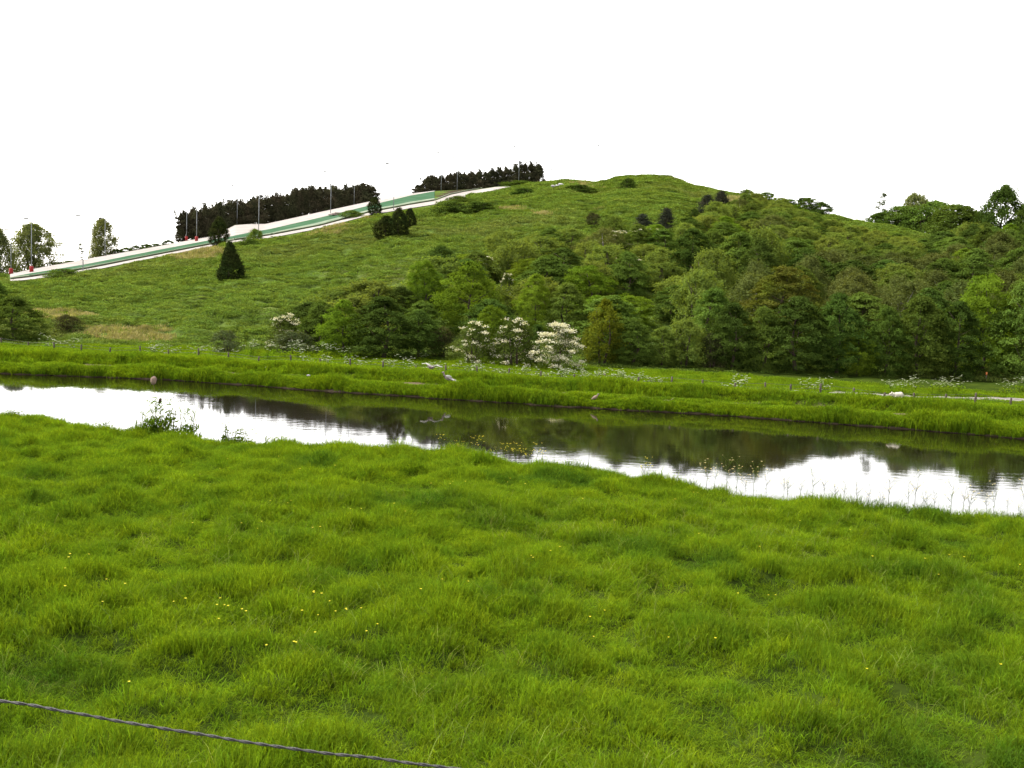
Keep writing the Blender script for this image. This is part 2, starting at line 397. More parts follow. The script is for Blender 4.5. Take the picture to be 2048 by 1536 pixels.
aL, aR = math.radians(-56), math.radians(56)
az = np.concatenate([np.linspace(aL, math.radians(-28), 50)[:-1], np.linspace(math.radians(-28), math.radians(28), 950), np.linspace(math.radians(28), aR, 50)[1:]])
rb = np.zeros_like(az)
for i, a in enumerate(az):
    rr = np.arange(35, 260, 0.2); f = rr * math.cos(a) - yfar(rr * math.sin(a)); rb[i] = rr[np.argmax(f > 0)]
rf = np.maximum(rfoot(az), rb + 14)
rows = []
for d in np.concatenate([np.arange(-3, 7, 0.22)]): rows.append(rb + d)
for u in np.linspace(0, 1, 34)[1:]: rows.append((rb + 7) * (1 - u) + rf * u)
n_meadow = len(rows)
for u in np.linspace(0, 1, 240)[1:]: rows.append(rf * (1 - u) + np.maximum(rcrest(az), rf + 20) * u)
rcx = np.maximum(rcrest(az), rf + 20)
for o_ in list(np.linspace(2, 60, 20)) + [80, 110, 150, 250, 500, 1200, 3500]: rows.append(rcx + o_)
Rg = np.array(rows); Ag = np.broadcast_to(az, Rg.shape)
Xg = Rg * np.sin(Ag); Yg = Rg * np.cos(Ag); Zg = ground(Xg, Yg)
V = np.stack([Xg, Yg, Zg], -1)
Vm = V[:n_meadow].reshape(-1, 3)
me = npmesh('far_meadow', Vm, gridfaces(n_meadow, len(az)), [m_soil], True)
d = Vm[:, 1] - yfar(Vm[:, 0]); nn = vnoise(Vm[:, 0] * 0.35, Vm[:, 1] * 1.2, 5)
fattr(me, 'bare', np.clip((1 - sstep(0.1, 0.55, d)) + sstep(1.7, 2.2, d) * (1 - sstep(3.5, 4.0, d)) * sstep(0.02, 0.2, nn), 0, 1))
tag(link('far_meadow', me), kind='structure')
Vh = V[n_meadow - 1:].reshape(-1, 3)
me = npmesh('hill', Vh, gridfaces(len(rows) - n_meadow + 1, len(az)), [m_hill], True)
P = (Vh - CAM); k = P @ Fw; px = 1024 + FPX * (P @ Rt) / k; py = 768 - FPX * (P @ Up) / k
def blob(x0, y0, rx, ry, a=0.0):
    dx = px - x0; dy = py - y0 - a * dx
    return 1 - sstep(0.55, 1.0, np.sqrt((dx / rx) ** 2 + (dy / ry) ** 2) + 0.6 * vnoise(Vh[:, 0] * .3, Vh[:, 1] * .3, 2))
hillr = np.hypot(Vh[:, 0], Vh[:, 1]); front = hillr <= rcrest(np.arctan2(Vh[:, 0], Vh[:, 1])) + 3
bare = np.maximum.reduce([blob(920, 387, 55, 9, -0.1), blob(1105, 371, 32, 4)]) * front
fattr(me, 'bare', bare)
tag(link('hill', me), kind='structure')

# gravel track on the far meadow and the trodden patch near the top
def strip(name, P0, P1, mat, lift=0.03, fn=ground, nc=5):
    P0 = np.asarray(P0); P1 = np.asarray(P1); n = len(P0)
    V = []
    for k in range(nc):
        u = k / (nc - 1); Q = P0 * (1 - u) + P1 * u
        z = fn(Q[:, 0], Q[:, 1]) + lift; V.append(np.stack([Q[:, 0], Q[:, 1], z], 1))
    return link(name, npmesh(name, np.concatenate(V), gridfaces(nc, n), [mat], True))
xt = np.linspace(14, 140, 260)
TK = np.array([at_z(x, y, -0.7)[:2] for x, y in [(1250, 772), (1400, 777), (1540, 783), (1640, 788), (1790, 793.5), (1900, 797), (2048, 801.5), (2700, 824)]])
yt = np.interp(xt, TK[:, 0], TK[:, 1])
o = strip('gravel_track', np.stack([xt, yt - 1.2 + 0.25 * vnoise(xt * .5, 1.5)], 1), np.stack([xt, yt + 1.3 + 0.25 * vnoise(xt * .4, 7.5)], 1), m_gravel, 0.05)
tag(o, kind='structure')
a = np.array([hit(x, y)[:2] for x, y in [(1733, 448), (1738, 450), (1739, 453), (1735, 457), (1733, 461)]])
b = np.array([hit(x, y)[:2] for x, y in [(1740, 448), (1745, 451), (1745, 454), (1741, 458), (1735, 461)]])
tag(strip('dirt_path', a, b, plain('pale_sand', (0.3, 0.25, 0.2), (0.24, 0.2, 0.16), 1), 0.25), kind='structure')

# ------------------------------------------------------------------ ski run on the ridge
ski = empty('ski_slope', (*hit(440, 490)[:2], 0))
tag(ski, 'artificial ski slope of white and green matting running down the left ridge of the hill', 'ski slope')
def edge(xs_, es_, X): return np.interp(X, xs_, es_)
def band(name, mat, e_up, e_dn, xs_, x0, x1, lift, nc=5):
    X = np.arange(x0, x1 + 0.1, 3.0)
    A = np.array([hit(x, edge(xs_, e_up, x))[:2] for x in X]); B = np.array([hit(x, edge(xs_, e_dn, x))[:2] for x in X])
    if e_up is E0:
        aa = np.arctan2(A[:, 0], A[:, 1]); r_ = rcrest(aa) + 1.5; A = np.stack([r_ * np.sin(aa), r_ * np.cos(aa)], 1)
    o = strip(name, A, B, mat, lift, ground0, nc); o.parent = ski; o.matrix_parent_inverse = Matrix.Translation(-Vector(ski.location))
    return o
band('upper_white_mat', m_white, E0, E1, SX, 20, 870, 0.12, 9)
band('green_mat', m_green, E1, E2, SX, 20, 870, 0.12)
band('worn_mat', m_pale, E2, list(np.array(E3) - 1.3), SX, 20, 870, 0.12)
X2 = SX + SX2[1:]; LO = E4 + F4[1:]; HI = E3 + F3[1:]
band('lower_white_mat', m_white, HI, LO, X2, 20, 1040, 0.12)
fx = np.arange(22, 965, 2.5)
rail = MB()
pts = [hit(x, np.interp(x, X2, HI) - 0.6) for x in fx]
rail.tube([(p[0], p[1], ground0(p[0], p[1]) + 0.30) for p in pts], 0.16, 5)
o = rail.build('edge_rail', plain('dark_rail', (0.10, 0.12, 0.07), None, 1), ski); o.matrix_parent_inverse = Matrix.Translation(-Vector(ski.location))
# ------------------------------------------------------------------ scattered ground cover
proto_col = {}
def scatter(name, pts, scl, rot, protos, label=None):
    """one object: plant clumps (real meshes) set out on the given points by a geometry node tree"""
    me = bpy.data.meshes.new(name); me.vertices.add(len(pts)); me.vertices.foreach_set('co', np.asarray(pts, np.float32).ravel())
    for nm, v in (('scl', scl), ('rot', rot)):
        at = me.attributes.new(nm, 'FLOAT_VECTOR', 'POINT'); at.data.foreach_set('vector', np.asarray(v, np.float32).ravel())
    at = me.attributes.new('vid', 'INT', 'POINT'); at.data.foreach_set('value', RS.randint(0, len(protos), len(pts)).astype(np.int32))
    o = link(name, me)
    c = bpy.data.collections.new(name + '_clumps')
    for i, p in enumerate(protos): c.objects.link(p)
    g = bpy.data.node_groups.new(name + '_scatter', 'GeometryNodeTree')
    g.interface.new_socket('Geometry', in_out='INPUT', socket_type='NodeSocketGeometry')
    g.interface.new_socket('Geometry', in_out='OUTPUT', socket_type='NodeSocketGeometry')
    gi = g.nodes.new('NodeGroupInput'); go = g.nodes.new('NodeGroupOutput')
    iop = g.nodes.new('GeometryNodeInstanceOnPoints'); ci = g.nodes.new('GeometryNodeCollectionInfo')
    ci.inputs['Collection'].default_value = c; ci.inputs['Separate Children'].default_value = True; ci.inputs['Reset Children'].default_value = True
    def na(n_, ty):
        a = g.nodes.new('GeometryNodeInputNamedAttribute'); a.data_type = ty; a.inputs['Name'].default_value = n_; return a.outputs[0]
    g.links.new(gi.outputs[0], iop.inputs['Points']); g.links.new(ci.outputs[0], iop.inputs['Instance'])
    iop.inputs['Pick Instance'].default_value = True
    g.links.new(na('vid', 'INT'), iop.inputs['Instance Index']); g.links.new(na('rot', 'FLOAT_VECTOR'), iop.inputs['Rotation'])
    g.links.new(na('scl', 'FLOAT_VECTOR'), iop.inputs['Scale']); g.links.new(iop.outputs[0], go.inputs[0])
    md = o.modifiers.new('scatter', 'NODES'); md.node_group = g
    tag(o, label, kind='stuff')
    return o
def tuft(name, mat, nb, rad, h0, h1, wd, lean, seed, heads=0):
    r = np.random.RandomState(seed)
    V = []; F3 = []; F4 = []; T = []; n = 0
    for b in range(nb):
        a = r.rand() * 6.283; q = rad * math.sqrt(r.rand()); bx, by = q * math.cos(a), q * math.sin(a)
        h = h0 + (h1 - h0) * r.rand() ** 1.3; da = r.rand() * 6.283; dx, dy = math.cos(da), math.sin(da)
        l = h * lean * (0.3 + r.rand()); wv = wd * (0.7 + 0.6 * r.rand()); fa = r.rand() * 6.283; wx, wy = math.cos(fa) * wv / 2, math.sin(fa) * wv / 2
        droop = r.rand() * 0.35
        ps = [(0, 0), (0.38, 0.18), (0.72, 0.5), (1.0, 1.0)]
        hh = [-0.05, 0.5, 0.86, 1.0 - droop]
        for k, ((s_, l_), hk) in enumerate(zip(ps, hh)):
            cx, cy, cz = bx + dx * l * l_, by + dy * l * l_, h * hk
            f = [1, 0.9, 0.6][k] if k < 3 else 0
            if k < 3: V += [(cx - wx * f, cy - wy * f, cz), (cx + wx * f, cy + wy * f, cz)]
            else: V.append((cx, cy, cz))
        F4 += [(n, n + 1, n + 3, n + 2), (n + 2, n + 3, n + 5, n + 4)]; F3.append((n + 4, n + 5, n + 6)); n += 7
        T += [r.rand()] * 7
    me = npmesh(name, V, [np.array(F3), np.array(F4)], [mat]); fattr(me, 'tint', T)
    return bpy.data.objects.new(name, me)
def herb(name, mat, nl, rad, h, ls, seed):
    """low clump of broad leaves (nettle, bramble, dock)"""
    r = np.random.RandomState(seed)
    th = r.rand(nl) * 6.283; q = rad * np.sqrt(r.rand(nl)); zt = h * np.sqrt(np.clip(1 - (q / rad) ** 2, 0, 1)) * (0.35 + 0.65 * r.rand(nl) ** .5)
    C = np.stack([q * np.cos(th), q * np.sin(th), zt], 1)
    V, F = leafquads(C, r, ls, up=0.9)
    me = npmesh(name, V, F, [mat]); fattr(me, 'tint', np.repeat(r.rand(nl), 4)); return bpy.data.objects.new(name, me)
def leafquads(C, r, ls, up=0.6, out=None, asp=0.6):
    n = len(C)
    nm = r.normal(size=(n, 3)) * 0.55; nm[:, 2] += up
    if out is not None: nm += out * 0.6
    nm /= np.linalg.norm(nm, axis=1)[:, None] + 1e-9
    t = np.cross(nm, r.normal(size=(n, 3))); t /= np.linalg.norm(t, axis=1)[:, None] + 1e-9
    b = np.cross(nm, t); s = (ls * (0.65 + 0.7 * r.rand(n)))[:, None] / 2
    fold = nm * s * 0.25
    V = np.stack([C - t * s, C + b * s * asp - fold, C + t * s, C - b * s * asp - fold], 1).reshape(-1, 3)
    return V, np.arange(4 * n).reshape(n, 4)

# near meadow grass
def in_view(P, mxl=-0.66, mxr=0.66):
    a = P[:, 0] / np.maximum(P[:, 1], .1); return (a > mxl) & (a < mxr)
def near_points(n, y0, y1):
    Y = np.sqrt(RS.rand(n) * (y1 ** 2 - y0 ** 2) + y0 ** 2); X = (RS.rand(n) * 2 - 1) * (0.5 * Y + 5.5)
    k = (Y < ynear(X) + 0.25); return X[k], Y[k]
X, Y = near_points(104000, 8.0, 46)
hn = 0.8 * vnoise(X * 1.15, Y * 0.95, 1) + 0.7 * vnoise(X * 2.3, Y * 2.0, 2) + 0.4 * vnoise(X * 0.25, Y * 0.3, 6)
hs = np.clip(0.95 + 1.7 * hn, 0.4, 2.4)
edge_ = 1 + 0.35 * (1 - sstep(0.0, 0.9, ynear(X) - Y))
grow = 1 + 0.012 * (Y - 10)
sc_ = np.stack([grow * (0.8 + 0.4 * RS.rand(len(X)))] * 2 + [hs * edge_ * (0.85 + 0.3 * RS.rand(len(X)))], 1)
rot = np.stack([(RS.rand(len(X)) - .5) * 0.5 + 0.10, (RS.rand(len(X)) - .5) * 0.5, RS.rand(len(X)) * 0.9], 1)
tufts = [tuft('grass_tuft', m_grass, 52, 0.16, 0.05, 0.16, 0.008, 0.95, 100 + i) for i in range(8)]
tufts2 = [tuft('tall_tuft', m_grass, 30, 0.15, 0.08, 0.23, 0.008, 1.3, 140 + i) for i in range(3)]
scatter('meadow_grass', np.stack([X, Y, Hnear(X, Y)], 1), sc_, rot, tufts + tufts2)
# pale bent seed stalks here and there
X, Y = near_points(1500, 9.5, 26); k = vnoise(X * .5, Y * .5, 3) > -0.08; X, Y = X[k], Y[k]
stalks = [tuft('grass_stalk', leafmat('grass_stalk', (0.14, 0.17, 0.035), (0.10, 0.15, 0.03), trans=0.3), 4, 0.10, 0.25, 0.42, 0.007, 1.6, 170 + i) for i in range(4)]
scatter('seeding_grass', np.stack([X, Y, Hnear(X, Y)], 1), np.ones((len(X), 3)), np.stack([X * 0, X * 0, RS.rand(len(X)) * 6.28], 1), stalks)

# far bank and meadow grass
def strip_points(n, x0, x1, d0, d1):
    X = x0 + (x1 - x0) * RS.rand(n); d = d0 + (d1 - d0) * RS.rand(n); return X, yfar(X) + d, d
ftufts = [tuft('bank_tuft', m_grass_far, 40, 0.26, 0.12, 0.36, 0.022, 0.7, 200 + i) for i in range(6)]
X, Y, d = strip_points(15000, -48, 42, 0.15, 1.5)
X2_, Y2_, d2_ = strip_points(9000, -48, 42, 1.5, 4.6)
k = (vnoise(X2_ * 0.35, Y2_ * 1.2, 5) < 0.04) | (d2_ > 3.4); X2_, Y2_, d2_ = X2_[k], Y2_[k], d2_[k]
X3_, Y3_, d3_ = strip_points(26000, -50, 46, 4.2, 13)
X4_, Y4_, d4_ = strip_points(22000, -58, 56, 12, 32)
X = np.concatenate([X, X2_, X3_, X4_]); Y = np.concatenate([Y, Y2_, Y3_, Y4_]); d = np.concatenate([d, d2_, d3_, d4_])
k = (np.abs(Y - np.interp(X, xt, yt)) > 1.1) | (X < 12); X, Y, d = X[k], Y[k], d[k]
k = np.hypot(X, Y) < rfoot(np.arctan2(X, Y)) + 3; X, Y, d = X[k], Y[k], d[k]
hs = np.where(d < 0.95, 1.0 + 1.3 * vnoise(X * .9, Y * .9, 2) + 0.9 * vnoise(X * .25, 2.0, 4), np.where(d < 3.5, 0.32 + 0.5 * (vnoise(X * .5, Y * 1.5, 1) > .2), np.where(d < 5.2, 1.0, np.where(d < 12, 0.42, 0.7)))) * (0.8 + 0.4 * RS.rand(len(X)))
hs = hs * (1 + 0.9 * vnoise(X * 0.5, Y * 0.5, 6))
sc_ = np.stack([1.1 + 0.2 * RS.rand(len(X))] * 2 + [np.clip(hs, 0.3, 2.6)], 1)
scatter('bank_grass', np.stack([X, Y, ground(X, Y) - 0.02], 1), sc_, np.stack([(RS.rand(len(X)) - .5) * .3, (RS.rand(len(X)) - .5) * .3, RS.rand(len(X)) * 6.28], 1), ftufts)

# rough herbs over the hillside
def hill_points(n, a0, a1, u0=0.0, u1=1.0):
    a = a0 + (a1 - a0) * RS.rand(n); r0, r1 = rfoot(a), rcrest(a)
    r = np.sqrt((r0 + (r1 - r0) * u0) ** 2 + RS.rand(n) * ((r0 + (r1 - r0) * u1) ** 2 - (r0 + (r1 - r0) * u0) ** 2)); return a, r
a, r = hill_points(62000, math.radians(-27), math.radians(27), 0, 1.03)
k = ski_mask(a, r) < 0.35; a, r = a[k], r[k]
X, Y = r * np.sin(a), r * np.cos(a); Z = ground(X, Y)
P = np.stack([X, Y, Z], 1) - CAM; kk = P @ Fw; px = 1024 + FPX * (P @ Rt) / kk; py = 768 - FPX * (P @ Up) / kk
def pblob(x0, y0, rx, ry, sl=0.0, jag=0.5):
    dx = px - x0; return np.sqrt((dx / rx) ** 2 + ((py - y0 - sl * dx) / ry) ** 2) + jag * vnoise(X * .4, Y * .4, 2) < 1
dry = pblob(265, 668, 115, 17) | pblob(400, 510, 65, 9, -.12) | pblob(1030, 418, 30, 4) | pblob(1085, 432, 20, 3) | pblob(120, 630, 60, 10) | pblob(1465, 405, 35, 8)| (vnoise(X * .06, Y * .03, 1) + 0.3 * vnoise(X * .4, Y * .4, 2) > 0.47)
bare_ = pblob(920, 387, 55, 9, -0.1) & (r > 250)
flat = 0.7 + 1.2 * np.clip(vnoise(X * .16, Y * .05, 3) + 0.4 * vnoise(X * .5, Y * .2, 5) + 0.25, 0, 1)
crestk = 1 - 0.45 * sstep(0.93, 1.0, (r - rfoot(a)) / (rcrest(a) - rfoot(a)))
gs = (0.55 + 0.0042 * r)
sc_ = np.stack([gs * (.8 + .5 * RS.rand(len(X)))] * 2 + [gs * 0.6 * flat * crestk * (.7 + .6 * RS.rand(len(X)))], 1)
rz = np.stack([(RS.rand(len(X)) - .5) * .3, (RS.rand(len(X)) - .5) * .3, RS.rand(len(X)) * 6.28], 1)
hb = [herb('herb_clump', m_herb, 110, 0.8, 0.5, 0.17, 300 + i) for i in range(5)]
gt = [tuft('rough_tuft', m_herb, 60, 0.7, 0.15, 0.5, 0.05, 0.6, 320 + i) for i in range(3)]
k = ~dry & ~bare_
scatter('hillside_herbs', np.stack([X, Y, Z], 1)[k], sc_[k], rz[k], hb + gt)
k = dry & ~bare_
dt = [tuft('dry_tuft', m_straw, 60, 0.7, 0.25, 0.7, 0.04, 0.4, 340 + i) for i in range(3)]
dt += [tuft('green_tuft', m_grass_far, 30, 0.7, 0.2, 0.5, 0.04, 0.5, 345)]
scatter('dry_grass', np.stack([X, Y, Z], 1)[k], sc_[k] * np.array([1, 1, 1.0]), rz[k], dt)

# ------------------------------------------------------------------ trees and bushes
def crown(name, mat, seed, W, Hh, shape='dome', z0=0.12, nspray=90, nleaf=70, ls=0.22, sr=0.55, droop=0.25, up=0.4, fill=0.6, lean=0.0, flat=0.6, jit=.4):
    """crown of separate leafy sprays set through an envelope W wide and Hh high (metres)"""
    r = np.random.RandomState(seed); C = []; O = []; T = []; tips = []
    nl = 5 + r.randint(4); lob = [(r.rand() * 6.283, 0.75 + 0.5 * r.rand(), r.rand()) for _ in range(nl)]
    for i in range(nspray):
        u = z0 + (1 - z0) * (r.rand() ** 0.85)
        ph = r.rand() * 6.283
        v = (u - z0) / (1 - z0)
        if shape == 'dome': R = math.sqrt(max(0, 1 - v ** 2.2)) * (0.78 + 0.22 * math.sin(min(1, v * 3.5) * 1.57))
        elif shape == 'cone': R = (1 - v) ** 0.85 * (0.55 + 0.45 * min(1, v * 5))
        elif shape == 'egg': R = math.sin(math.pi * min(0.985, 0.10 + 0.9 * v) ** 0.75) ** 0.75
        elif shape == 'column': R = (0.8 + 0.2 * math.sin(v * 9 + seed)) * (1 - v ** 4)
        elif shape == 'birch': R = math.sin(math.pi * (0.12 + 0.86 * v) ** 0.9) ** 0.7 * (1 - .25 * v)
        else: R = 1 - v
        lo = 1.0
        for (la, lk, lz) in lob: lo += 0.22 * (lk - .6) * math.cos(ph - la) * math.cos((v - lz) * 4)
        R *= lo * W / 2 * (0.94 - jit / 2 + jit * r.rand())
        q = (fill + (1 - fill) * r.rand() ** 0.5) if r.rand() < 0.85 else r.rand() * fill
        c = np.array([math.cos(ph) * R * q + lean * v * Hh, math.sin(ph) * R * q, u * Hh * (0.985 + 0.03 * r.rand())])
        k = int(nleaf * (0.6 + 0.8 * r.rand())); s_ = sr * (0.6 + 0.8 * r.rand()) * (1 - 0.35 * v)
        d = r.normal(size=(k, 3)) * np.array([s_, s_, s_ * flat]) * 0.55
        outd = np.array([math.cos(ph), math.sin(ph), 0.15]); al = np.abs(r.rand(k)) * s_ * 1.1
        d += outd * al[:, None]; d[:, 2] -= droop * np.hypot(d[:, 0], d[:, 1]) ** 1.0
        if shape == 'birch': d = r.normal(size=(k, 3)) * np.array([s_ * .35, s_ * .35, s_ * .9]) * 0.6 + outd * 0.1
        if shape == 'pine': pass
        C.append(c + d); O.append(np.repeat([[math.cos(ph) * .7, math.sin(ph) * .7, 0.2]], k, 0)); T.append(np.full(k, r.rand()) * .6 + r.rand(k) * .4)
        tips.append(c + outd * s_ * 0.95 + np.array([0, 0, s_ * .22]))
    C = np.concatenate(C); O = np.concatenate(O); T = np.concatenate(T)
    kp = C[:, 2] > 0.02; C, O, T = C[kp], O[kp], T[kp]
    V, F = leafquads(C, r, ls, up, O)
    me = npmesh(name, V, F, [mat]); fattr(me, 'tint', np.repeat(T, 4)); return me, tips
def blossom(name, mat, tips, seed, per=26, s_=0.5, ls=0.16, keep=0.6, zmin=0.0, zmax=99):
    r = np.random.RandomState(seed); C = []
    for t in tips:
        if r.rand() > keep or not zmin <= t[2] <= zmax: continue
        k = int(per * (0.4 + r.rand())); C.append(np.asarray(t) + r.normal(size=(k, 3)) * np.array([s_, s_, s_ * .4]) * .5 + [0, 0, s_ * .12])
    C = np.concatenate(C); V, F = leafquads(C, r, ls, 1.0); me = npmesh(name, V, F, [mat]); return me
def trunk(name, mat, seed, Hh, W, rb, limbs=6, stems=1):
    r = np.random.RandomState(seed); b = MB()
    for s_ in range(stems):
        a = r.rand() * 6.28; o = 0.0 if stems == 1 else 0.25
        p0 = np.array([o * math.cos(a), o * math.sin(a), -0.3]); l = (0.04 if stems == 1 else .25) * W
        tp = np.array([l * math.cos(a), l * math.sin(a), Hh * 0.88])
        mid = (p0 + tp) / 2 + r.normal(size=3) * 0.06 * W * np.array([1, 1, 0])
        b.tube([p0, (p0 + mid) / 2, mid, tp], [rb * 1.2, rb, rb * .7, rb * .12], 7)
        for i in range(limbs):
            v = 0.22 + 0.6 * (i + r.rand()) / limbs; q = p0 + (tp - p0) * v; an = r.rand() * 6.28
            L = W * 0.42 * (1 - v * .6); e = q + np.array([math.cos(an) * L, math.sin(an) * L, L * (0.5 + .4 * r.rand())])
            m_ = (q + e) / 2 + [0, 0, -0.06 * L]
            b.tube([q, m_, e], [rb * .42 * (1 - v * .5), rb * .26, rb * .06], 5)
    return b.mesh(name, mat, True)

L_mid = leafmat('leaf_mid', (0.068, 0.110, 0.018), (0.048, 0.084, 0.014), nscale=.3, trans=.28, rnd=.25)
L_light = leafmat('leaf_light', (0.112, 0.152, 0.028), (0.082, 0.120, 0.023), nscale=.3, trans=.42, rnd=.13)
L_bright = leafmat('leaf_bright', (0.096, 0.156, 0.013), (0.068, 0.120, 0.011), nscale=.3, trans=.35, rnd=.15)
L_dark = leafmat('leaf_dark', (0.044, 0.076, 0.013), (0.032, 0.058, 0.011), nscale=.3, trans=.22, rnd=.25)
L_olive = leafmat('leaf_olive', (0.078, 0.096, 0.026), (0.056, 0.074, 0.020), nscale=.3, trans=.28, rnd=.2)
L_yellow = leafmat('leaf_yellow', (0.080, 0.100, 0.008), (0.050, 0.075, 0.008), (0.085, 0.062, 0.012), nscale=.35, trans=.3, rnd=.15)
L_red = leafmat('leaf_red', (0.062, 0.100, 0.012), (0.072, 0.080, 0.015), nscale=.28, trans=.3, rnd=.12)
L_brown = leafmat('leaf_brown', (0.052, 0.052, 0.020), (0.032, 0.040, 0.014), nscale=.4, trans=.2, rnd=.25)
L_yew = leafmat('leaf_yew', (0.018, 0.030, 0.008), (0.030, 0.036, 0.010), nscale=.5, trans=.08, rnd=.2)
L_spruce = leafmat('leaf_spruce', (0.022, 0.030, 0.020), (0.034, 0.034, 0.022), nscale=.5, trans=.08, rnd=.2)
L_pine = leafmat('leaf_pine', (0.040, 0.044, 0.022), (0.052, 0.046, 0.027), nscale=.3, trans=.06, rnd=.25)
L_loose = leafmat('leaf_loose', (0.125, 0.145, 0.055), (0.095, 0.115, 0.042), nscale=.3, trans=.5, rnd=.15)
L_grey = leafmat('leaf_grey', (0.062, 0.082, 0.035), (0.045, 0.066, 0.026), nscale=.4, trans=.3, rnd=.2)
L_haw = leafmat('leaf_hawthorn', (0.066, 0.100, 0.020), (0.046, 0.076, 0.016), nscale=.4, trans=.25, rnd=.2)
M_bl = leafmat('blossom_white', (0.78, 0.76, 0.62), (0.68, 0.66, 0.50), nscale=1.2, trans=.25, rnd=.08)

KIND = {}
def reg(kind, Hh, W, trunk_args, crowns, bl=None):
    """two or three differently grown examples per kind; copies share their meshes"""
    KIND[kind] = dict(H=Hh, W=W, v=[])
    for i, cargs in enumerate(crowns):
        cm, tips = crown('crown', cargs.pop('mat'), 500 + len(KIND) * 10 + i, W, Hh, **cargs)
        tm = trunk('trunk', trunk_args[0], 700 + len(KIND) * 10 + i, Hh, W, *trunk_args[1:])
        bm_ = blossom('blossom', M_bl, tips, 900 + i, **bl) if bl else None
        KIND[kind]['v'].append((cm, tm, bm_))
        co = np.empty(len(cm.vertices) * 3, np.float32); cm.vertices.foreach_get('co', co); co = co.reshape(-1, 3)
        hh_ = np.percentile(co[:, 2], 99.5); ww_ = 2 * np.percentile(np.abs(co[:, 0]), 97)
        KIND[kind]['H'] = hh_ if i == 0 else (KIND[kind]['H'] * i + hh_) / (i + 1); KIND[kind]['W'] = ww_ if i == 0 else (KIND[kind]['W'] * i + ww_) / (i + 1)
D = lambda **k: k
bigk = dict(shape='egg', nspray=190, nleaf=105, ls=.17, sr=.6, droop=.3, flat=.32, up=.75)
reg('mid', 6, 5.6, (m_bark, .16, 6, 1), [D(mat=L_mid, **bigk, z0=.06) for _ in range(3)])
reg('dark', 6.5, 5.6, (m_bark, .17, 6, 1), [D(mat=L_dark, **bigk, z0=.05) for _ in range(3)])
reg('light', 4.2, 4.8, (m_bark, .11, 5, 3), [D(mat=L_light, shape='dome', nspray=190, nleaf=62, ls=.17, sr=.42, droop=-.25, flat=.95, up=.5, z0=.04) for _ in range(3)])
reg('bright', 6, 5.8, (m_bark, .15, 6, 1), [D(mat=L_bright, shape=s, nspray=200, nleaf=95, ls=.16, sr=.5, droop=.2, flat=.45, up=.6, z0=.05) for s in ('dome', 'egg')])
reg('olive', 7, 5.2, (m_birchbark, .11, 7, 1), [D(mat=L_olive, shape='birch', nspray=170, nleaf=85, ls=.14, sr=.85, z0=.1, up=.2) for _ in range(3)])
reg('yellow', 6, 3.6, (m_bark, .12, 5, 2), [D(mat=L_yellow, shape='egg', nspray=120, nleaf=75, ls=.2, sr=.6, z0=.04)])
reg('red', 8, 7, (m_bark, .2, 7, 1), [D(mat=L_red, shape='egg', nspray=200, nleaf=105, ls=.18, sr=.65, droop=.3, flat=.35, up=.7, z0=.06)])
reg('brown', 3, 3.2, (m_bark, .07, 5, 4), [D(mat=L_brown, shape='dome', nspray=80, nleaf=55, ls=.16, sr=.5, z0=.03) for _ in range(2)])
reg('grey', 2.6, 2.8, (m_bark, .06, 4, 4), [D(mat=L_grey, shape='dome', nspray=70, nleaf=55, ls=.15, sr=.45, z0=.03)])
reg('bush', 2.4, 4.2, (m_bark, .06, 4, 4), [D(mat=L_mid, shape='dome', nspray=90, nleaf=60, ls=.2, sr=.6, z0=.02) for _ in range(2)])
reg('darkbush', 2.6, 3.2, (m_bark, .06, 4, 4), [D(mat=L_dark, shape='dome', nspray=90, nleaf=60, ls=.2, sr=.5, z0=.02) for _ in range(2)])
reg('haw', 3.2, 3.1, (m_bark, .09, 5, 3), [D(mat=L_haw, shape='dome', nspray=95, nleaf=50, ls=.15, sr=.5, droop=.5, z0=.03) for _ in range(2)], dict(per=46, s_=.30, ls=.11, keep=.46))
reg('hawfull', 3.4, 2.8, (m_bark, .09, 5, 3), [D(mat=L_haw, shape='egg', nspray=105, nleaf=35, ls=.15, sr=.45, droop=.6, z0=.03)], dict(per=75, s_=.34, ls=.115, keep=.8))
reg('yew', 7, 4.6, (m_bark, .16, 4, 1), [D(mat=L_yew, shape='cone', nspray=950, nleaf=28, ls=.18, sr=.24, droop=-.2, z0=.0, fill=.85, flat=1.0, jit=.12)])
reg('yewtall', 8, 4.2, (m_bark, .15, 4, 1), [D(mat=L_yew, shape='egg', nspray=600, nleaf=32, ls=.2, sr=.32, droop=-.4, z0=.0, fill=.75, flat=1.2, jit=.2)])
reg('spruce', 5.4, 4.2, (m_bark, .13, 8, 1), [D(mat=L_spruce, shape='cone', nspray=150, nleaf=60, ls=.2, sr=.65, droop=.15, z0=.04) for _ in range(2)])
reg('loose', 8, 8, (m_bark, .2, 9, 2), [D(mat=L_loose, shape='dome', nspray=440, nleaf=60, ls=.22, sr=.68, z0=.0, fill=.35, flat=.9) for _ in range(2)])
reg('sparse', 8, 4, (m_bark, .09, 9, 1), [D(mat=L_grey, shape='cone', nspray=60, nleaf=40, ls=.2, sr=.6, z0=.1, fill=.3, lean=.1)])
reg('round', 5.5, 6, (m_bark, .14, 6, 2), [D(mat=L_mid, shape='dome', nspray=300, nleaf=60, ls=.2, sr=.55, z0=.0, fill=.5, flat=.6, droop=.1) for _ in range(3)])
reg('bigdark', 12, 10, (m_bark, .35, 9, 1), [D(mat=L_dark, shape='egg', nspray=230, nleaf=90, ls=.34, sr=1.3, z0=.05)])
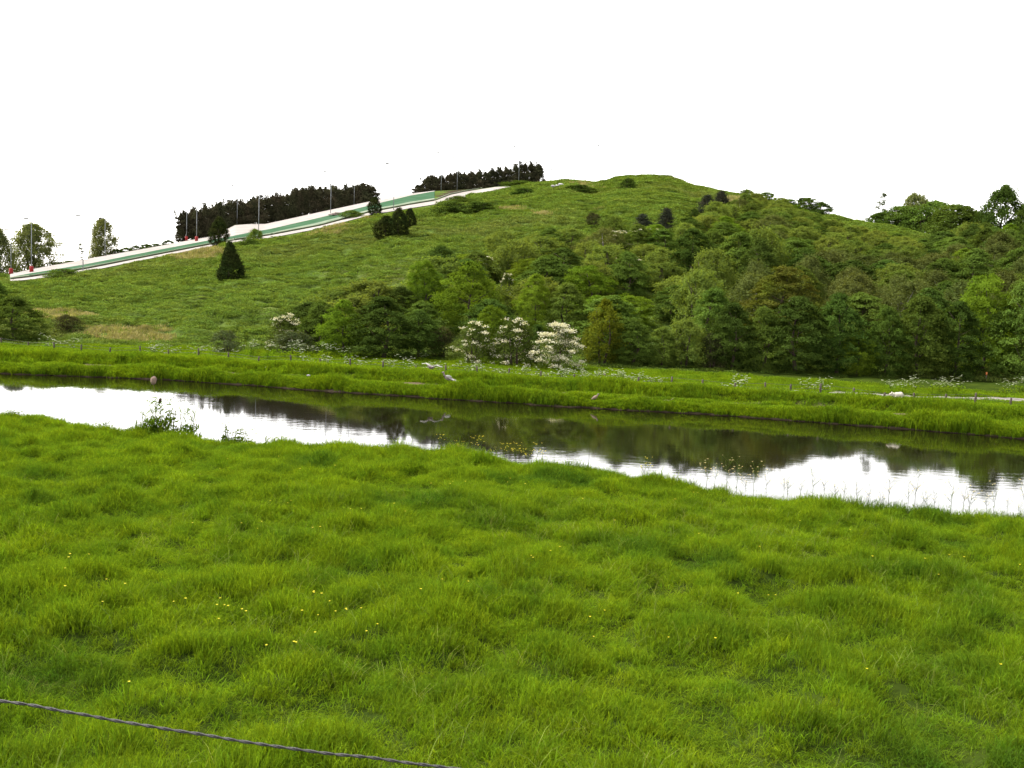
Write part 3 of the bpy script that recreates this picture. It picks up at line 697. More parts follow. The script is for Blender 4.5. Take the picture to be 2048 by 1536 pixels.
# hedge conifer: column with several upright leaders
def leaders(seed):
    cm, tips = crown('crown', L_pine, seed, 4.2, 6.2, 'column', z0=.02, nspray=210, nleaf=75, ls=.24, sr=.6, droop=-.1, fill=.35)
    r = np.random.RandomState(seed + 5); C = []
    for k in range(8):
        x, y = r.normal(size=2) * .9; t = 6.3 + r.rand() * 1.1; ln = .25 + .25 * r.rand()
        for q in np.linspace(5.3, t, 9):
            wd = .12 + .42 * (t - q) / 2.5; C.append(np.array([x + (q - 5) * ln, y, q]) + r.normal(size=(22, 3)) * [wd, wd, .12])
    C = np.concatenate(C); V, F = leafquads(C, r, .26, .3)
    V0 = np.empty(len(cm.vertices) * 3, np.float32); cm.vertices.foreach_get('co', V0); V0 = V0.reshape(-1, 3); F0 = np.arange(len(V0)).reshape(-1, 4)
    me = npmesh('crown', np.concatenate([V0, V]), np.concatenate([F0, F + len(V0)]), [L_pine]); fattr(me, 'tint', RS.rand(len(V0) + len(V)))
    return me
KIND['pine'] = dict(H=6.9, W=3.6, v=[(leaders(60 + i), trunk('trunk', m_bark, 80 + i, 7, 2.5, .14, 5, 1), None) for i in range(4)])

placed = []
# how high the wood can reach before it would hide the bright sky seen mirrored in the canal
RX = [1450, 1560, 1620, 1680, 1750, 1830, 1900, 1940, 1960, 2010, 2040, 2100]; RL = [960, 916, 902, 888, 884, 888, 898, 915, 950, 950, 925, 910]
def put(kind, x, y, top, wpx, name, label, cat, group=None, var=None, P=None, dr=0.0):
    if P is None: P = hit(x, y)
    P = np.array(P, float)
    r = math.hypot(P[0], P[1])
    if dr: f = (r + dr) / r; P = np.array([P[0] * f, P[1] * f, 0]); P[2] = ground0(P[0], P[1]); r += dr
    if not P[2] == P[2]: return None
    P[2] = float(ground0(P[0], P[1])) - 0.05
    K = KIND[kind]; Rw = hz(x) + 5.8 * FPX / P[1]
    if y and kind not in ('bigdark', 'pine', 'loose', 'sparse'): top = max(top, 2 * Rw - float(np.interp(x, RX, RL)) - 20)
    hgt = max((proj(P)[1] - top) / FPX * r, 1.0 if cat != 'tree' else 2.3)
    wpx = min(wpx, 1.9 * hgt / r * FPX) if cat == 'tree' else wpx
    sz = max(.25, hgt / K['H']); sw = (wpx / FPX * r) / K['W']
    cm, tm, bm_ = K['v'][var if var is not None else RS.randint(len(K['v']))]
    o = empty(name, P, RS.rand() * 6.28); o.scale = (sw, sw, sz)
    link('trunk', tm, o); link('crown', cm, o)
    if bm_: link('blossom', bm_, o)
    tag(o, label, cat, group); placed.append((x, y, wpx, P[0], P[1])); return o
FR = 'trees in the front row of the wood'
H_ = [  # kind, x, base y, top y, width, name, label, category
 ('grey', 452, 706, 662, 52, 'grey_shrub', 'small greyish shrub standing alone left of the leftmost white hawthorn', 'shrub'),
 ('haw', 568, 702, 632, 62, 'hawthorn', 'leftmost white blossoming hawthorn, at the left end of the wood', 'hawthorn'),
 ('grey', 590, 708, 664, 80, 'grey_shrub', 'wider greyish shrub in front of the leftmost white hawthorn', 'shrub'),
 ('mid', 640, 704, 606, 95, 'bushy_tree', 'green bushy tree just right of the leftmost white hawthorn', 'tree'),
 ('bright', 688, 714, 604, 100, 'bushy_tree', 'tall light green bush near the left end of the wood front', 'tree'),
 ('dark', 765, 719, 596, 135, 'bushy_tree', 'broad dark green bush with drooping sprays in the left part of the wood front', 'tree'),
 ('dark', 838, 718, 622, 90, 'bushy_tree', 'dark green bush just right of the broad drooping one at the wood front', 'tree'),
 ('brown', 882, 716, 655, 62, 'brown_shrub', 'low brownish shrub left of the pair of white hawthorns around the light green cone', 'shrub'),
 ('haw', 945, 730, 646, 78, 'hawthorn', 'half green hawthorn with thin blossom left of the light green cone shaped bush', 'hawthorn'),
 ('bright', 980, 722, 612, 82, 'bushy_tree', 'light green cone shaped bush between two blossoming hawthorns', 'tree'),
 ('haw', 1028, 733, 640, 92, 'hawthorn', 'white blossoming hawthorn just right of the light green cone shaped bush', 'hawthorn'),
 ('dark', 1074, 727, 650, 56, 'bushy_tree', 'small dark bush squeezed between the two whitest hawthorns', 'tree'),
 ('hawfull', 1116, 741, 652, 88, 'hawthorn', 'whitest hawthorn, fully covered in blossom, at the middle of the wood front', 'hawthorn'),
 ('yellow', 1204, 727, 600, 78, 'bushy_tree', 'tall yellowish bush right of the whitest hawthorn', 'tree'),
 ('mid', 1262, 730, 640, 88, 'bushy_tree', 'dark green rounded bush just right of the tall yellowish bush', 'tree'),
 ('mid', 1322, 731, 655, 70, 'bushy_tree', 'green bush left of the loose light bush that has a few white flowers', 'tree'),
 ('light', 1370, 732, 640, 80, 'bushy_tree', 'loose light green bush with wide flat sprays in the right half of the wood front', 'tree'),
 ('brown', 1422, 738, 668, 50, 'brown_shrub', 'thin brownish shrub in the gap right of the loose light green bush', 'shrub'),
 ('dark', 1462, 738, 610, 96, 'leafy_tree', 'dark tree with a visible bare lower stem right of the thin brownish shrub', 'tree'),
 ('mid', 1524, 740, 618, 92, 'leafy_tree', 'upright green tree below the reddish maple, at the wood front', 'tree'),
 ('dark', 1592, 745, 600, 118, 'leafy_tree', 'large dark tree at the wood front just right of below the reddish maple', 'tree'),
 ('dark', 1672, 748, 596, 100, 'leafy_tree', 'dark tree behind the low bright bush at the wood front', 'tree'),
 ('bright', 1712, 752, 668, 72, 'bushy_tree', 'low bright green bush at the wood front below the drooping birches', 'tree'),
 ('mid', 1768, 752, 622, 84, 'leafy_tree', 'tree just right of the low bright green bush at the wood front', 'tree'),
 ('mid', 1836, 753, 598, 120, 'leafy_tree', 'broad green tree with layered sprays in the right part of the wood front', 'tree'),
 ('dark', 1908, 755, 616, 96, 'leafy_tree', 'dark tree just right of the broad layered one near the right end', 'tree'),
 ('bright', 1962, 746, 566, 118, 'leafy_tree', 'tall tree with a bright green top near the right edge of the photo', 'tree'),
 ('mid', 2044, 760, 584, 130, 'leafy_tree', 'dark tree cut by the right edge of the photo at the wood front', 'tree'),
 ('bright', 845, 640, 522, 84, 'bushy_tree', 'light green dome on the slope above the dark drooping bush, leftmost of the second row', 'tree'),
 ('bright', 942, 668, 528, 140, 'bushy_tree', 'biggest light green dome shaped tree, in the second row left of centre', 'tree'),
 ('bright', 1070, 668, 552, 84, 'bushy_tree', 'bright green pointed dome in the second row above the whitest hawthorn', 'tree'),
 ('mid', 1132, 670, 568, 90, 'bushy_tree', 'mid green dome just right of the bright pointed dome in the second row', 'tree'),
 ('red', 1562, 690, 540, 148, 'maple_tree', 'maple with reddish brown patches in its yellow green crown', 'tree'),
 ('olive', 1650, 575, 498, 120, 'birch_tree', 'drooping olive birch just right of the reddish maple', 'birch'),
 ('olive', 1722, 575, 494, 120, 'birch_tree', 'second drooping olive birch right of the reddish maple', 'birch'),
 ('olive', 1795, 580, 500, 120, 'birch_tree', 'third drooping olive birch right of the reddish maple', 'birch'),
 ('olive', 1768, 620, 560, 90, 'birch_tree', 'smaller drooping birch in front of the row of olive birches', 'birch'),
 ('olive', 1868, 580, 508, 110, 'birch_tree', 'rightmost of the drooping olive birches above the broad layered tree', 'birch'),
 ('dark', 800, 655, 575, 80, 'bushy_tree', 'dark bush on the slope left of the leftmost light green dome', 'tree'),
 ('haw', 968, 545, 514, 64, 'hawthorn', 'small hawthorn with thin blossom behind the biggest light green dome', 'hawthorn'),
 ('haw', 1012, 612, 550, 30, 'hawthorn', 'narrow blossoming hawthorn between the biggest dome and the bright pointed dome', 'hawthorn'),
 ('haw', 1238, 506, 464, 56, 'hawthorn', 'blossoming hawthorn high on the slope below the two dark spruces', 'hawthorn'),
 ('haw', 1300, 485, 458, 70, 'hawthorn', 'wide low hawthorn with blossom just under the two dark spruces', 'hawthorn'),
 ('haw', 1254, 550, 512, 58, 'hawthorn', 'blossoming hawthorn in the middle of the slope, right of centre', 'hawthorn'),
 ('haw', 1430, 530, 500, 56, 'hawthorn', 'hawthorn with sparse blossom among light bushes up the right slope', 'hawthorn'),
 ('haw', 1095, 560, 532, 46, 'hawthorn', 'thinly flowering hawthorn above the bright pointed dome', 'hawthorn'),
 ('haw', 1210, 640, 596, 40, 'hawthorn', 'small hawthorn with a few white flowers behind the tall yellowish bush', 'hawthorn'),
 ('darkbush', 1022, 506, 474, 44, 'dark_shrub', 'dark rounded shrub alone at the upper edge of the wood', 'shrub'),
 ('brown', 1186, 452, 426, 34, 'brown_shrub', 'brownish shrub on the open slope left of the two spruces', 'shrub'),
 ('bush', 1226, 468, 434, 54, 'green_shrub', 'green shrub between the brownish shrub and the left spruce', 'shrub'),
 ('spruce', 1285, 464, 429, 38, 'spruce', 'left one of two dark spruces on the open upper slope', 'spruce'),
 ('spruce', 1332, 464, 418, 36, 'spruce', 'right one of two dark spruces on the open upper slope', 'spruce'),
 ('darkbush', 1388, 438, 418, 22, 'dark_shrub', 'small dark shrub left of the dark spruce pair under the ridge', 'shrub'),
 ('spruce', 1413, 436, 392, 40, 'spruce', 'left spruce of the dark purple pair close below the ridge', 'spruce'),
 ('spruce', 1441, 428, 384, 36, 'spruce', 'taller right spruce of the dark purple pair close below the ridge', 'spruce'),
 ('darkbush', 1256, 379, 357, 30, 'dark_shrub', 'round dark shrub on the left flank of the summit knoll', 'shrub'),
 ('darkbush', 1490, 398, 384, 16, 'dark_shrub', 'tiny dark shrub standing on the right ridge line', 'shrub'),
 ('yew', 459, 562, 488, 45, 'yew_tree', 'dark cone shaped yew standing alone on the left hillside', 'yew'),
 ('yewtall', 438, 494, 438, 34, 'yew_tree', 'slim dark yew in front of the white hump of the ski slope', 'yew'),
 ('yewtall', 749, 429, 396, 26, 'yew_tree', 'small dark yew at the near edge of the ski slope', 'yew'),
 ('yewtall', 773, 479, 434, 48, 'yew_tree', 'widest front yew of the dark clump below the ski slope', 'yew'),
 ('yewtall', 797, 477, 418, 36, 'yew_tree', 'tallest yew of the dark clump below the ski slope', 'yew'),
 ('yewtall', 819, 457, 418, 24, 'yew_tree', 'narrow rightmost yew of the dark clump below the ski slope', 'yew'),
 ('bush', 511, 481, 459, 28, 'green_shrub', 'small round green shrub overlapping the lower edge of the ski slope', 'shrub'),
 ('bush', 500, 492, 478, 42, 'green_shrub', 'flat low green shrub just below the small round one by the ski slope', 'shrub'),
 ('bush', 128, 556, 539, 64, 'green_shrub', 'low wide green shrub at the near edge of the lower ski slope', 'shrub'),
 ('bush', 705, 436, 421, 46, 'green_shrub', 'low green shrub at the ski slope edge left of the small yew', 'shrub'),
 ('darkbush', 905, 428, 404, 70, 'dark_shrub', 'low dark shrub on the slope, left one of two below the upper ski slope', 'shrub'),
 ('darkbush', 960, 424, 404, 64, 'dark_shrub', 'low dark shrub on the slope, right one of two below the upper ski slope', 'shrub'),
 ('bush', 915, 408, 392, 50, 'green_shrub', 'green shrub against the end of the lower white matting', 'shrub'),
 ('darkbush', 1048, 392, 377, 50, 'dark_shrub', 'low dark shrub near the top left of the heap of pale rubble', 'shrub'),
 ('bush', 1040, 371, 362, 70, 'green_shrub', 'low green shrub in front of the upper conifer hedge right end', 'shrub'),
 ('darkbush', 1160, 385, 370, 56, 'dark_shrub', 'low dark shrub right of the heap of pale rubble', 'shrub'),
 ('brown', 136, 661, 632, 50, 'brown_shrub', 'small brownish shrub on the lower left slope right of the large corner bush', 'shrub'),
 ('mid', 30, 680, 602, 104, 'corner_bush', 'large dark green bush at the left edge of the photo behind the fence', 'bush'),
 ('mid', -10, 622, 568, 56, 'corner_bush', 'taller bush behind the large dark one, cut by the left edge', 'bush'),
]
for e in H_:
    grp = None
    if e[0] in ('haw', 'hawfull'): grp = 'blossoming hawthorns among the wood'
    elif e[0] == 'olive': grp = 'drooping birches in the right part of the wood'
    elif e[0] == 'yewtall' or e[0] == 'yew': grp = 'dark yews on the left slope'
    elif e[0] == 'spruce': grp = 'dark spruces on the upper slope'
    elif e[2] > 695 and e[1] > 600: grp = FR
    put(*e, group=grp)
# skyline trees standing on or just beyond the ridge (base hidden): x, crest-relative distance, top, width
def crestpt(x, dr):
    a = az_el(x, hz(x))[0]; r = float(rcrest(a)) + dr; X, Y = r * math.sin(a), r * math.cos(a); return (X, Y, float(ground0(X, Y)))
SK = [
 ('loose', 66, 12, 459, 88, 'leafy_tree', 'broad round tree behind the foot of the ski slope, at the left', 'tree'),
 ('loose', -4, 14, 470, 56, 'leafy_tree', 'tree cut by the left edge behind the foot of the ski slope', 'tree'),
 ('loose', 203, 10, 444, 50, 'leafy_tree', 'slim see-through tree standing alone behind the lower ski slope', 'tree'),
 ('sparse', 163, 8, 490, 20, 'young_tree', 'thin almost bare young tree left of the slim see-through tree', 'tree'),
 ('round', 1522, -6, 387, 92, 'bushy_tree', 'leftmost rounded bush on the right ridge line', 'tree'),
 ('round', 1600, -6, 397, 100, 'bushy_tree', 'widest rounded bush on the right ridge line', 'tree'),
 ('darkbush', 1565, -14, 402, 44, 'bushy_tree', 'dark bush between the two rounded ridge bushes', 'tree'),
 ('light', 1548, -20, 400, 60, 'bushy_tree', 'light bush just below the gap between the two rounded ridge bushes', 'tree'),
 ('darkbush', 1632, -6, 406, 40, 'bushy_tree', 'dark bush at the right end of the widest ridge bush', 'tree'),
 ('bush', 1482, -12, 393, 46, 'bushy_tree', 'low bush on the right ridge line left of the leftmost rounded bush', 'tree'),
 ('sparse', 1744, 8, 391, 34, 'young_tree', 'thin wispy birch on the right skyline near the sandy path', 'tree'),
 ('round', 1752, 6, 428, 66, 'bushy_tree', 'low bush at the foot of the wispy skyline birch', 'tree'),
 ('loose', 1816, 14, 396, 70, 'leafy_tree', 'loose crowned tree rising above the hedge on the right skyline', 'tree'),
 ('round', 1790, 10, 418, 90, 'bushy_tree', 'light bush left below the loose crowned skyline tree', 'tree'),
 ('round', 1856, 12, 412, 100, 'leafy_tree', 'green tree just right of the loose crowned skyline tree', 'tree'),
 ('round', 1900, 4, 418, 110, 'leafy_tree', 'greyish rounded tree on the right skyline left of the tall dark tree', 'tree'),
 ('round', 1935, 8, 432, 90, 'leafy_tree', 'low tree against the left side of the tall dark skyline tree', 'tree'),
 ('bigdark', 1994, 4, 388, 92, 'leafy_tree', 'tallest dark tree on the right skyline', 'tree'),
 ('bigdark', 2052, 6, 412, 80, 'leafy_tree', 'dark skyline tree cut by the right edge, beside the tallest one', 'tree'),
]
for k_, x, dr, top, wp, nm, lb, ct in SK: put(k_, x, 0, top, wp, nm, lb, ct, P=crestpt(x, dr))
hx1 = list(np.linspace(366, 738, 26)); ht1 = lambda x: np.interp(x, [360, 375, 400, 430, 480, 520, 560, 600, 640, 680, 720, 742], [433, 424, 422, 411, 405, 396, 392, 379, 379, 377, 370, 376])
ON = ['first', 'second', 'third', 'fourth', 'fifth', 'sixth', 'seventh', 'eighth', 'ninth', 'tenth', 'eleventh', 'twelfth', 'thirteenth']
for i, x in enumerate(hx1):
    lb = 'leftmost conifer of the long dark hedge beside the ski slope' if i == 0 else ('rightmost conifer of the long dark hedge beside the ski slope' if i == len(hx1) - 1 else (f'{ON[i]} conifer from the left in the long dark hedge' if i < 13 else f'{ON[len(hx1) - 1 - i]} conifer from the right in the long dark hedge'))
    put('pine', x, 0, ht1(x) + RS.rand() * 6 - 4, 28, 'hedge_conifer', lb, 'conifer', 'conifers of the long hedge beside the ski slope', P=crestpt(x, 3.0 + (12 if 448 < x < 548 else 0) * 0))
hx2 = list(np.linspace(832, 1068, 17)); ht2 = lambda x: np.interp(x, [825, 850, 880, 910, 950, 990, 1020, 1050, 1072], [376, 356, 352, 351, 345, 341, 334, 326, 331])
for i, x in enumerate(hx2):
    lb = 'leftmost conifer of the short upper hedge' if i == 0 else ('rightmost and tallest conifer of the short upper hedge' if i == len(hx2) - 1 else (f'{ON[i]} conifer from the left in the short upper hedge' if i < 9 else f'{ON[len(hx2) - 1 - i]} conifer from the right in the short upper hedge'))
    put('pine', x, 0, ht2(x) + RS.rand() * 5 - 3, 24, 'hedge_conifer', lb, 'conifer', 'conifers of the short hedge near the hilltop', P=crestpt(x, 4.0))
for i, (x, t) in enumerate([(118, 525), (140, 522), (235, 500), (252, 496), (272, 492), (292, 489), (312, 488), (336, 481)]):
    put('darkbush', x, 0, t, 26, 'dark_shrub', f'{ON[i]} from the left of the low dark shrubs behind the lower ski slope', 'shrub', 'low shrubs behind the lower ski slope', P=crestpt(x, 4.0))
# the rest of the wood
poly = [(600, 706), (610, 664), (700, 655), (780, 640), (850, 600), (900, 560), (985, 530), (1050, 505), (1180, 490), (1250, 505), (1340, 480), (1390, 452), (1470, 430),
        (1520, 420), (1650, 455), (1700, 474), (1790, 492), (1860, 504), (1950, 512), (2060, 530), (2300, 560), (2500, 600), (2500, 765), (1700, 742), (1100, 724)]
def inside(x, y):
    c = False; j = len(poly) - 1
    for i in range(len(poly)):
        (xi, yi), (xj, yj) = poly[i], poly[j]
        if (yi > y) != (yj > y) and x < (xj - xi) * (y - yi) / (yj - yi) + xi: c = not c
        j = i
    return c
cand = []
for r in np.arange(90, 262, 5.5):
    n = int(math.radians(70) * r / 4.9)
    for k in range(n):
        a = math.radians(-30) + (k + .5 * (int(r / 5.5) % 2)) / n * math.radians(70)
        a += (RS.rand() - .5) * 3.0 / r; rr = r + (RS.rand() - .5) * 4
        X, Y = rr * math.sin(a), rr * math.cos(a)
        if rr > rcrest(a) - 3 or rr < rfoot(a) + 5: continue
        z = float(ground0(X, Y)); x, y = proj((X, Y, z))
        if inside(x, y) and x < 2230: cand.append((rr, x, y, X, Y, z))
cnt = 0
LM = [(459, 530, 'dark cone shaped yew'), (568, 660, 'leftmost white hawthorn'), (688, 655, 'tall light green bush'), (765, 650, 'broad dark drooping bush'), (845, 570, 'leftmost light green dome'),
      (942, 580, 'biggest light green dome'), (1070, 600, 'bright pointed dome'), (1204, 660, 'tall yellowish bush'), (1022, 490, 'lone dark rounded shrub'), (1238, 485, 'hawthorn under the spruces'),
      (1285, 445, 'left spruce'), (1332, 440, 'right spruce'), (1254, 530, 'mid slope hawthorn'), (1370, 680, 'loose light green bush'), (1413, 412, 'left ridge spruce'),
      (1430, 515, 'sparse upper hawthorn'), (1562, 610, 'reddish maple'), (1600, 415, 'widest ridge bush'), (1650, 545, 'first olive birch'), (1722, 545, 'second olive birch'), (1795, 550, 'third olive birch'),
      (1868, 555, 'rightmost olive birch'), (1737, 453, 'sandy path patch'), (1816, 430, 'loose crowned skyline tree'), (1994, 440, 'tallest dark skyline tree'), (1965, 620, 'tall bright topped tree'),
      (1836, 660, 'broad layered tree'), (1592, 660, 'large dark front row tree'), (1116, 690, 'whitest hawthorn'), (1900, 450, 'greyish skyline tree')]
ORD = ['', 'second ', 'third ', 'fourth ', 'fifth ', 'sixth ', 'seventh ', 'eighth ', 'ninth ', 'tenth ', 'eleventh ', 'twelfth ']
CW = dict(dark='dark green', mid='mid green', olive='fine leaved olive', bright='bright green', light='light green', brown='brownish')
used = {}
def describe(k_, x, y):
    j = min(range(len(LM)), key=lambda i: (LM[i][0] - x) ** 2 + 1.6 * (LM[i][1] - y) ** 2)
    lx, ly, nm = LM[j]; dx, dy = x - lx, y - ly
    if abs(dx) > 2 * abs(dy): d = 'right of' if dx > 0 else 'left of'
    elif abs(dy) > 2 * abs(dx): d = 'below' if dy > 0 else 'above'
    else: d = ('below' if dy > 0 else 'above') + (' and right of' if dx > 0 else ' and left of')
    key = (k_, d, nm); used[key] = used.get(key, -1) + 1; n_ = used[key]
    return f"{ORD[min(n_, 11)]}{CW[k_]} {'tree' if k_ in ('dark', 'olive') else 'bush'} {d} the {nm}"
for rr, x, y, X, Y, z in cand:
    if any((X - q[3]) ** 2 + (Y - q[4]) ** 2 < 2.9 ** 2 for q in placed): continue
    t = RS.rand(); hm = 3.2 + 2.2 * RS.rand(); wm = 4.2 + 2.2 * RS.rand()
    if x > 1380 and y > 560 or x > 1850:
        k_ = 'dark' if t < .28 else ('mid' if t < .62 else ('olive' if t < .86 else ('light' if t < .96 else 'bright'))); hm += 1.6
        lb, g = 'green tree in the crowded dark right part of the wood, behind its front row', 'trees crowding the dark right part of the wood'
    elif y < 560 or x > 1300 and y < 620:
        k_ = 'light' if t < .58 else ('mid' if t < .86 else ('brown' if t < .89 else ('olive' if t < .93 else 'bright'))); hm *= .72; wm *= .9
        lb, g = 'light green rounded bush crowded with its neighbours on the upper wooded slope', 'bushes crowding the upper wooded slope'
    else:
        k_ = 'mid' if t < .38 else ('light' if t < .66 else ('dark' if t < .82 else 'bright')); hm *= .9
        lb, g = 'green bush crowded among others in the middle of the wood, behind its front row', 'bushes crowding the middle of the wood'
    top = y - hm / rr * FPX
    if k_ in ('brown',): hm *= .8
    lb = describe(k_, x, (y + top) / 2)
    put(k_, x, y, top, wm / rr * FPX, 'bushy_tree', lb, 'tree', g, P=(X, Y, z)); cnt += 1


# ------------------------------------------------------------------ fence on the far bank
fence = empty('wire_fence', (*at_z(1024, 748, 0)[:2], 0))
tag(fence, 'low wire fence with short weathered posts running along the far bank of the canal', 'fence')
fp = [(3, 692), (57, 694), (108, 698), (163, 705), (220, 709), (281, 711), (337, 713), (397, 716), (457, 721), (517, 728), (582, 731), (640, 734), (700, 737), (766, 741), (830, 745),
      (892, 749), (953, 753), (1018, 757), (1081, 761), (1147, 765), (1210, 769), (1276, 773), (1343, 777), (1404, 781), (1468, 785), (1530, 788), (1580, 791), (1640, 794), (1706, 798),
      (1767, 803), (1827, 807), (1890, 810), (1950, 813), (2020, 816), (2085, 820), (2150, 825)]
pm = []
for i in range(5):
    b = MB(); hh = [.60, .52, .66, .56, .48][i]
    b.tube([(0, 0, -.3), (0.01 * (i - 2), 0, hh * .5), (0.025 * (i - 2), 0.01, hh)], [.065, .06, .05], 7); pm.append((b.mesh('post', m_post, False), hh))
tops = []
for i, (x, y) in enumerate(fp):
    p = at_z(x, y, 0.0); p[2] = float(ground(p[0], p[1])) - .05
    me_, hh = pm[i % 5]; o = link('post', me_, fence, Vector(p) - fence.location); o.rotation_euler = (0, 0, i * 1.3)
    tops.append((p - np.array(fence.location), hh))
for frac in (.9, .55):
    b = MB(); b.tube([(q[0], q[1], q[2] + hh * frac) for q, hh in tops], .006, 4); b.build('wire', m_wire, fence)
# near fence: one slack twisted wire across the lower left corner
nf = empty('field_fence', (-2.7, 2.8, 2.75))
tag(nf, 'slack twisted grey wire of the near field fence crossing the lower left corner', 'fence')
_wp = []
for x, y in [(0, 1400), (450, 1475), (900, 1534)]:
    d = ray(x, y); q_ = CAM + d * (2.8 / d[1]); _wp.append((q_[0], q_[2]))
_wc = np.polyfit([a_[0] for a_ in _wp], [a_[1] for a_ in _wp], 2)
def wz(X):
    return np.polyval([max(_wc[0], .006), _wc[1], _wc[2]], X)
print('wire', _wc)
Xw = np.arange(-2.7, 8.31, 0.012); off = np.array(nf.location)
for s_ in (0, math.pi):
    ph = Xw * 2 * math.pi / 0.085 + s_; wob = 0.0035 * vnoise(Xw * 6, Xw * 0, 2)
    b = MB(); b.tube(np.stack([Xw, 2.8 + .0020 * np.cos(ph) + wob, wz(Xw) + .0020 * np.sin(ph) + wob + .006 * vnoise(Xw * 9, Xw * 0 + 4, 3)], 1) - off, .0026, 5)
    b.build('wire_strand', m_wire, nf, smooth=True)
for X in (-2.7, 8.3):
    b = MB(); zt = wz(X); g = 2.75
    b.tube([(X, 2.85, g - .4), (X, 2.86, (g + zt) / 2), (X, 2.85, zt + .12)], [.06, .055, .05], 9); b.build('post', m_post, nf, -Vector(nf.location))
# ------------------------------------------------------------------ lamp posts of the ski run: x, base y, lamp x, lamp y, pad
LP = [(22, 547, 14, 470, 1), (63, 545, 53, 449, 2), (166, 543, 157, 442, 0), (210, 513, 200, 443, 0), (373, 479, 363, 404, 1), (393, 483, 380, 400, 2), (474, 449, 464, 376, 0), (517, 470, 512, 387, 0),
      (661, 430, 648, 347, 0), (708, 409, 699, 338, 0), (787, 421, 772, 331, 0), (882, 384, 874, 308, 0), (914, 381, 906, 318, 0), (1037, 370, 1026, 296, 0), (1111, 362, 1102, 341, 0), (1130, 361, 1122, 339, 0), (1201, 366, 1194, 294, 0)]
near_what = ['at the foot of the ski slope, at the left edge', 'at the lower ski slope, with the second red pad from the left', 'in front of the lower ski slope, left of the slim see-through tree',
             'behind the slim see-through tree', 'behind the ski slope, just left of the red pad pair', 'beside the slim dark yew, right one of the red pad pair', 'behind the white hump of the ski slope',
             'in front of the right part of the white ski slope hump', 'in front of the middle of the long conifer hedge', 'behind the ski slope near the right end of the long hedge',
             'in the gap between the two conifer hedges', 'by the left part of the short upper hedge', 'behind the brown earth patch by the short upper hedge', 'by the right end of the short upper hedge',
             'short one left on the hilltop right of the upper hedge', 'short one right on the hilltop right of the upper hedge', 'faint one in the dip left of the summit knoll']
for (x, y, lx, ly, pad), wh in zip(LP, near_what):
    P = hit(x, y); r = math.hypot(P[0], P[1]); P[2] = float(ground0(P[0], P[1])); hgt = (proj(P)[1] - ly) / FPX * r; arm = max(.6, (x - lx) / FPX * r)
    o = empty('lamp_post', P); tag(o, ('grey lamp post ' + wh), 'lamp post', 'lamp posts of the ski slope')
    b = MB(); b.tube([(0, 0, -.2), (0, 0, hgt * .5), (0, 0, hgt)], [.08, .065, .05], 7); b.build('pole', m_steel, o)
    b = MB(); b.tube([(0, 0, hgt - .1), (-arm * .5, 0, hgt + .12), (-arm, 0, hgt + .15)], [.045, .04, .035], 5); b.build('arm', m_steel, o)
    b = MB(); b.box((-arm, 0, hgt + .12), (.38, .2, .11)); b.ball((-arm, 0, hgt + .02), (.28, .16, .09), 8, 5); b.build('lamp_head', m_lamp, o)
    if pad:
        b = MB(); b.tube([(0, 0, 0), (0, 0, .1), (0, 0, 1.05), (0, 0, 1.12)], [.25, .34, .34, .25], 10); b.build('crash_pad', m_red, o)
# ------------------------------------------------------------------ white umbels along the fence
m_umb = plain('umbel_white', (0.34, 0.36, 0.25), (0.26, 0.29, 0.17), 8, 0.9)
m_stem = leafmat('green_stem', (0.08, 0.13, 0.02), (0.05, 0.09, 0.015), trans=.2)
def parsley(seed):
    r = np.random.RandomState(seed); sb = MB(); C = []
    for k in range(3 + r.randint(3)):
        a = r.rand() * 6.28; L = .15 + .22 * r.rand(); top = np.array([math.cos(a) * L, math.sin(a) * L, .55 + .4 * r.rand()])
        sb.tube([(0, 0, 0), top * [.25, .25, .6], top], [.008, .006, .004], 4)
        for q in range(2 + r.randint(2)):
            e = top + r.normal(size=3) * [.1, .1, .04]; sb.tube([top * [.8, .8, .85], e], .004, 4)
            n_ = 9; th = r.rand(n_) * 6.28; rr_ = .05 * np.sqrt(r.rand(n_)); C.append(e + np.stack([rr_ * np.cos(th), rr_ * np.sin(th), .015 - 2 * rr_ ** 2], 1))
    LC = np.stack([r.normal(size=60) * .16, r.normal(size=60) * .16, .08 + .38 * r.rand(60)], 1)
    V, F = leafquads(np.concatenate(C), r, .036, 1.2, asp=.9); V2, F2 = leafquads(LC, r, .11, .6)
    sm = sb.mesh('stem', m_stem); um = npmesh('umbels', V, F, [m_umb]); lm = npmesh('leaves', V2, F2, [m_grass_far]); fattr(lm, 'tint', r.rand(len(V2)))
    return sm, um, lm
PV = [parsley(40 + i) for i in range(5)]
cp_n = 0
def put_parsley(x, y, z, where, zt=1.0, grp='white cow parsley along the fence'):
    global cp_n
    P = at_z(x, y, z); P[2] = float(ground(P[0], P[1])); v = PV[RS.randint(5)]
    o = empty('cow_parsley', P, RS.rand() * 6.28); s = zt * (.8 + .5 * RS.rand()); o.scale = (s * 1.25, s * 1.25, s)
    link('stem', v[0], o); link('umbels', v[1], o); link('leaves', v[2], o)
    tag(o, 'white cow parsley ' + where, 'wild flower', grp); cp_n += 1
fl = lambda x: np.interp(x, [q[0] for q in fp], [q[1] for q in fp])
for x0, x1, n, up, wh in [(600, 880, 30, (-9, 3), 'behind the fence left of the landing goose'), (905, 1140, 30, (-10, 4), 'by the fence below the whitest hawthorns'), (1150, 1330, 26, (-12, 3), 'by the fence below the tall yellowish bush'),
                          (300, 560, 16, (-10, 0), 'by the fence near the dry grass')]:
    for i in range(n):
        x = x0 + (x1 - x0) * RS.rand(); put_parsley(x, fl(x) + up[0] + (up[1] - up[0]) * RS.rand(), -.25, wh)
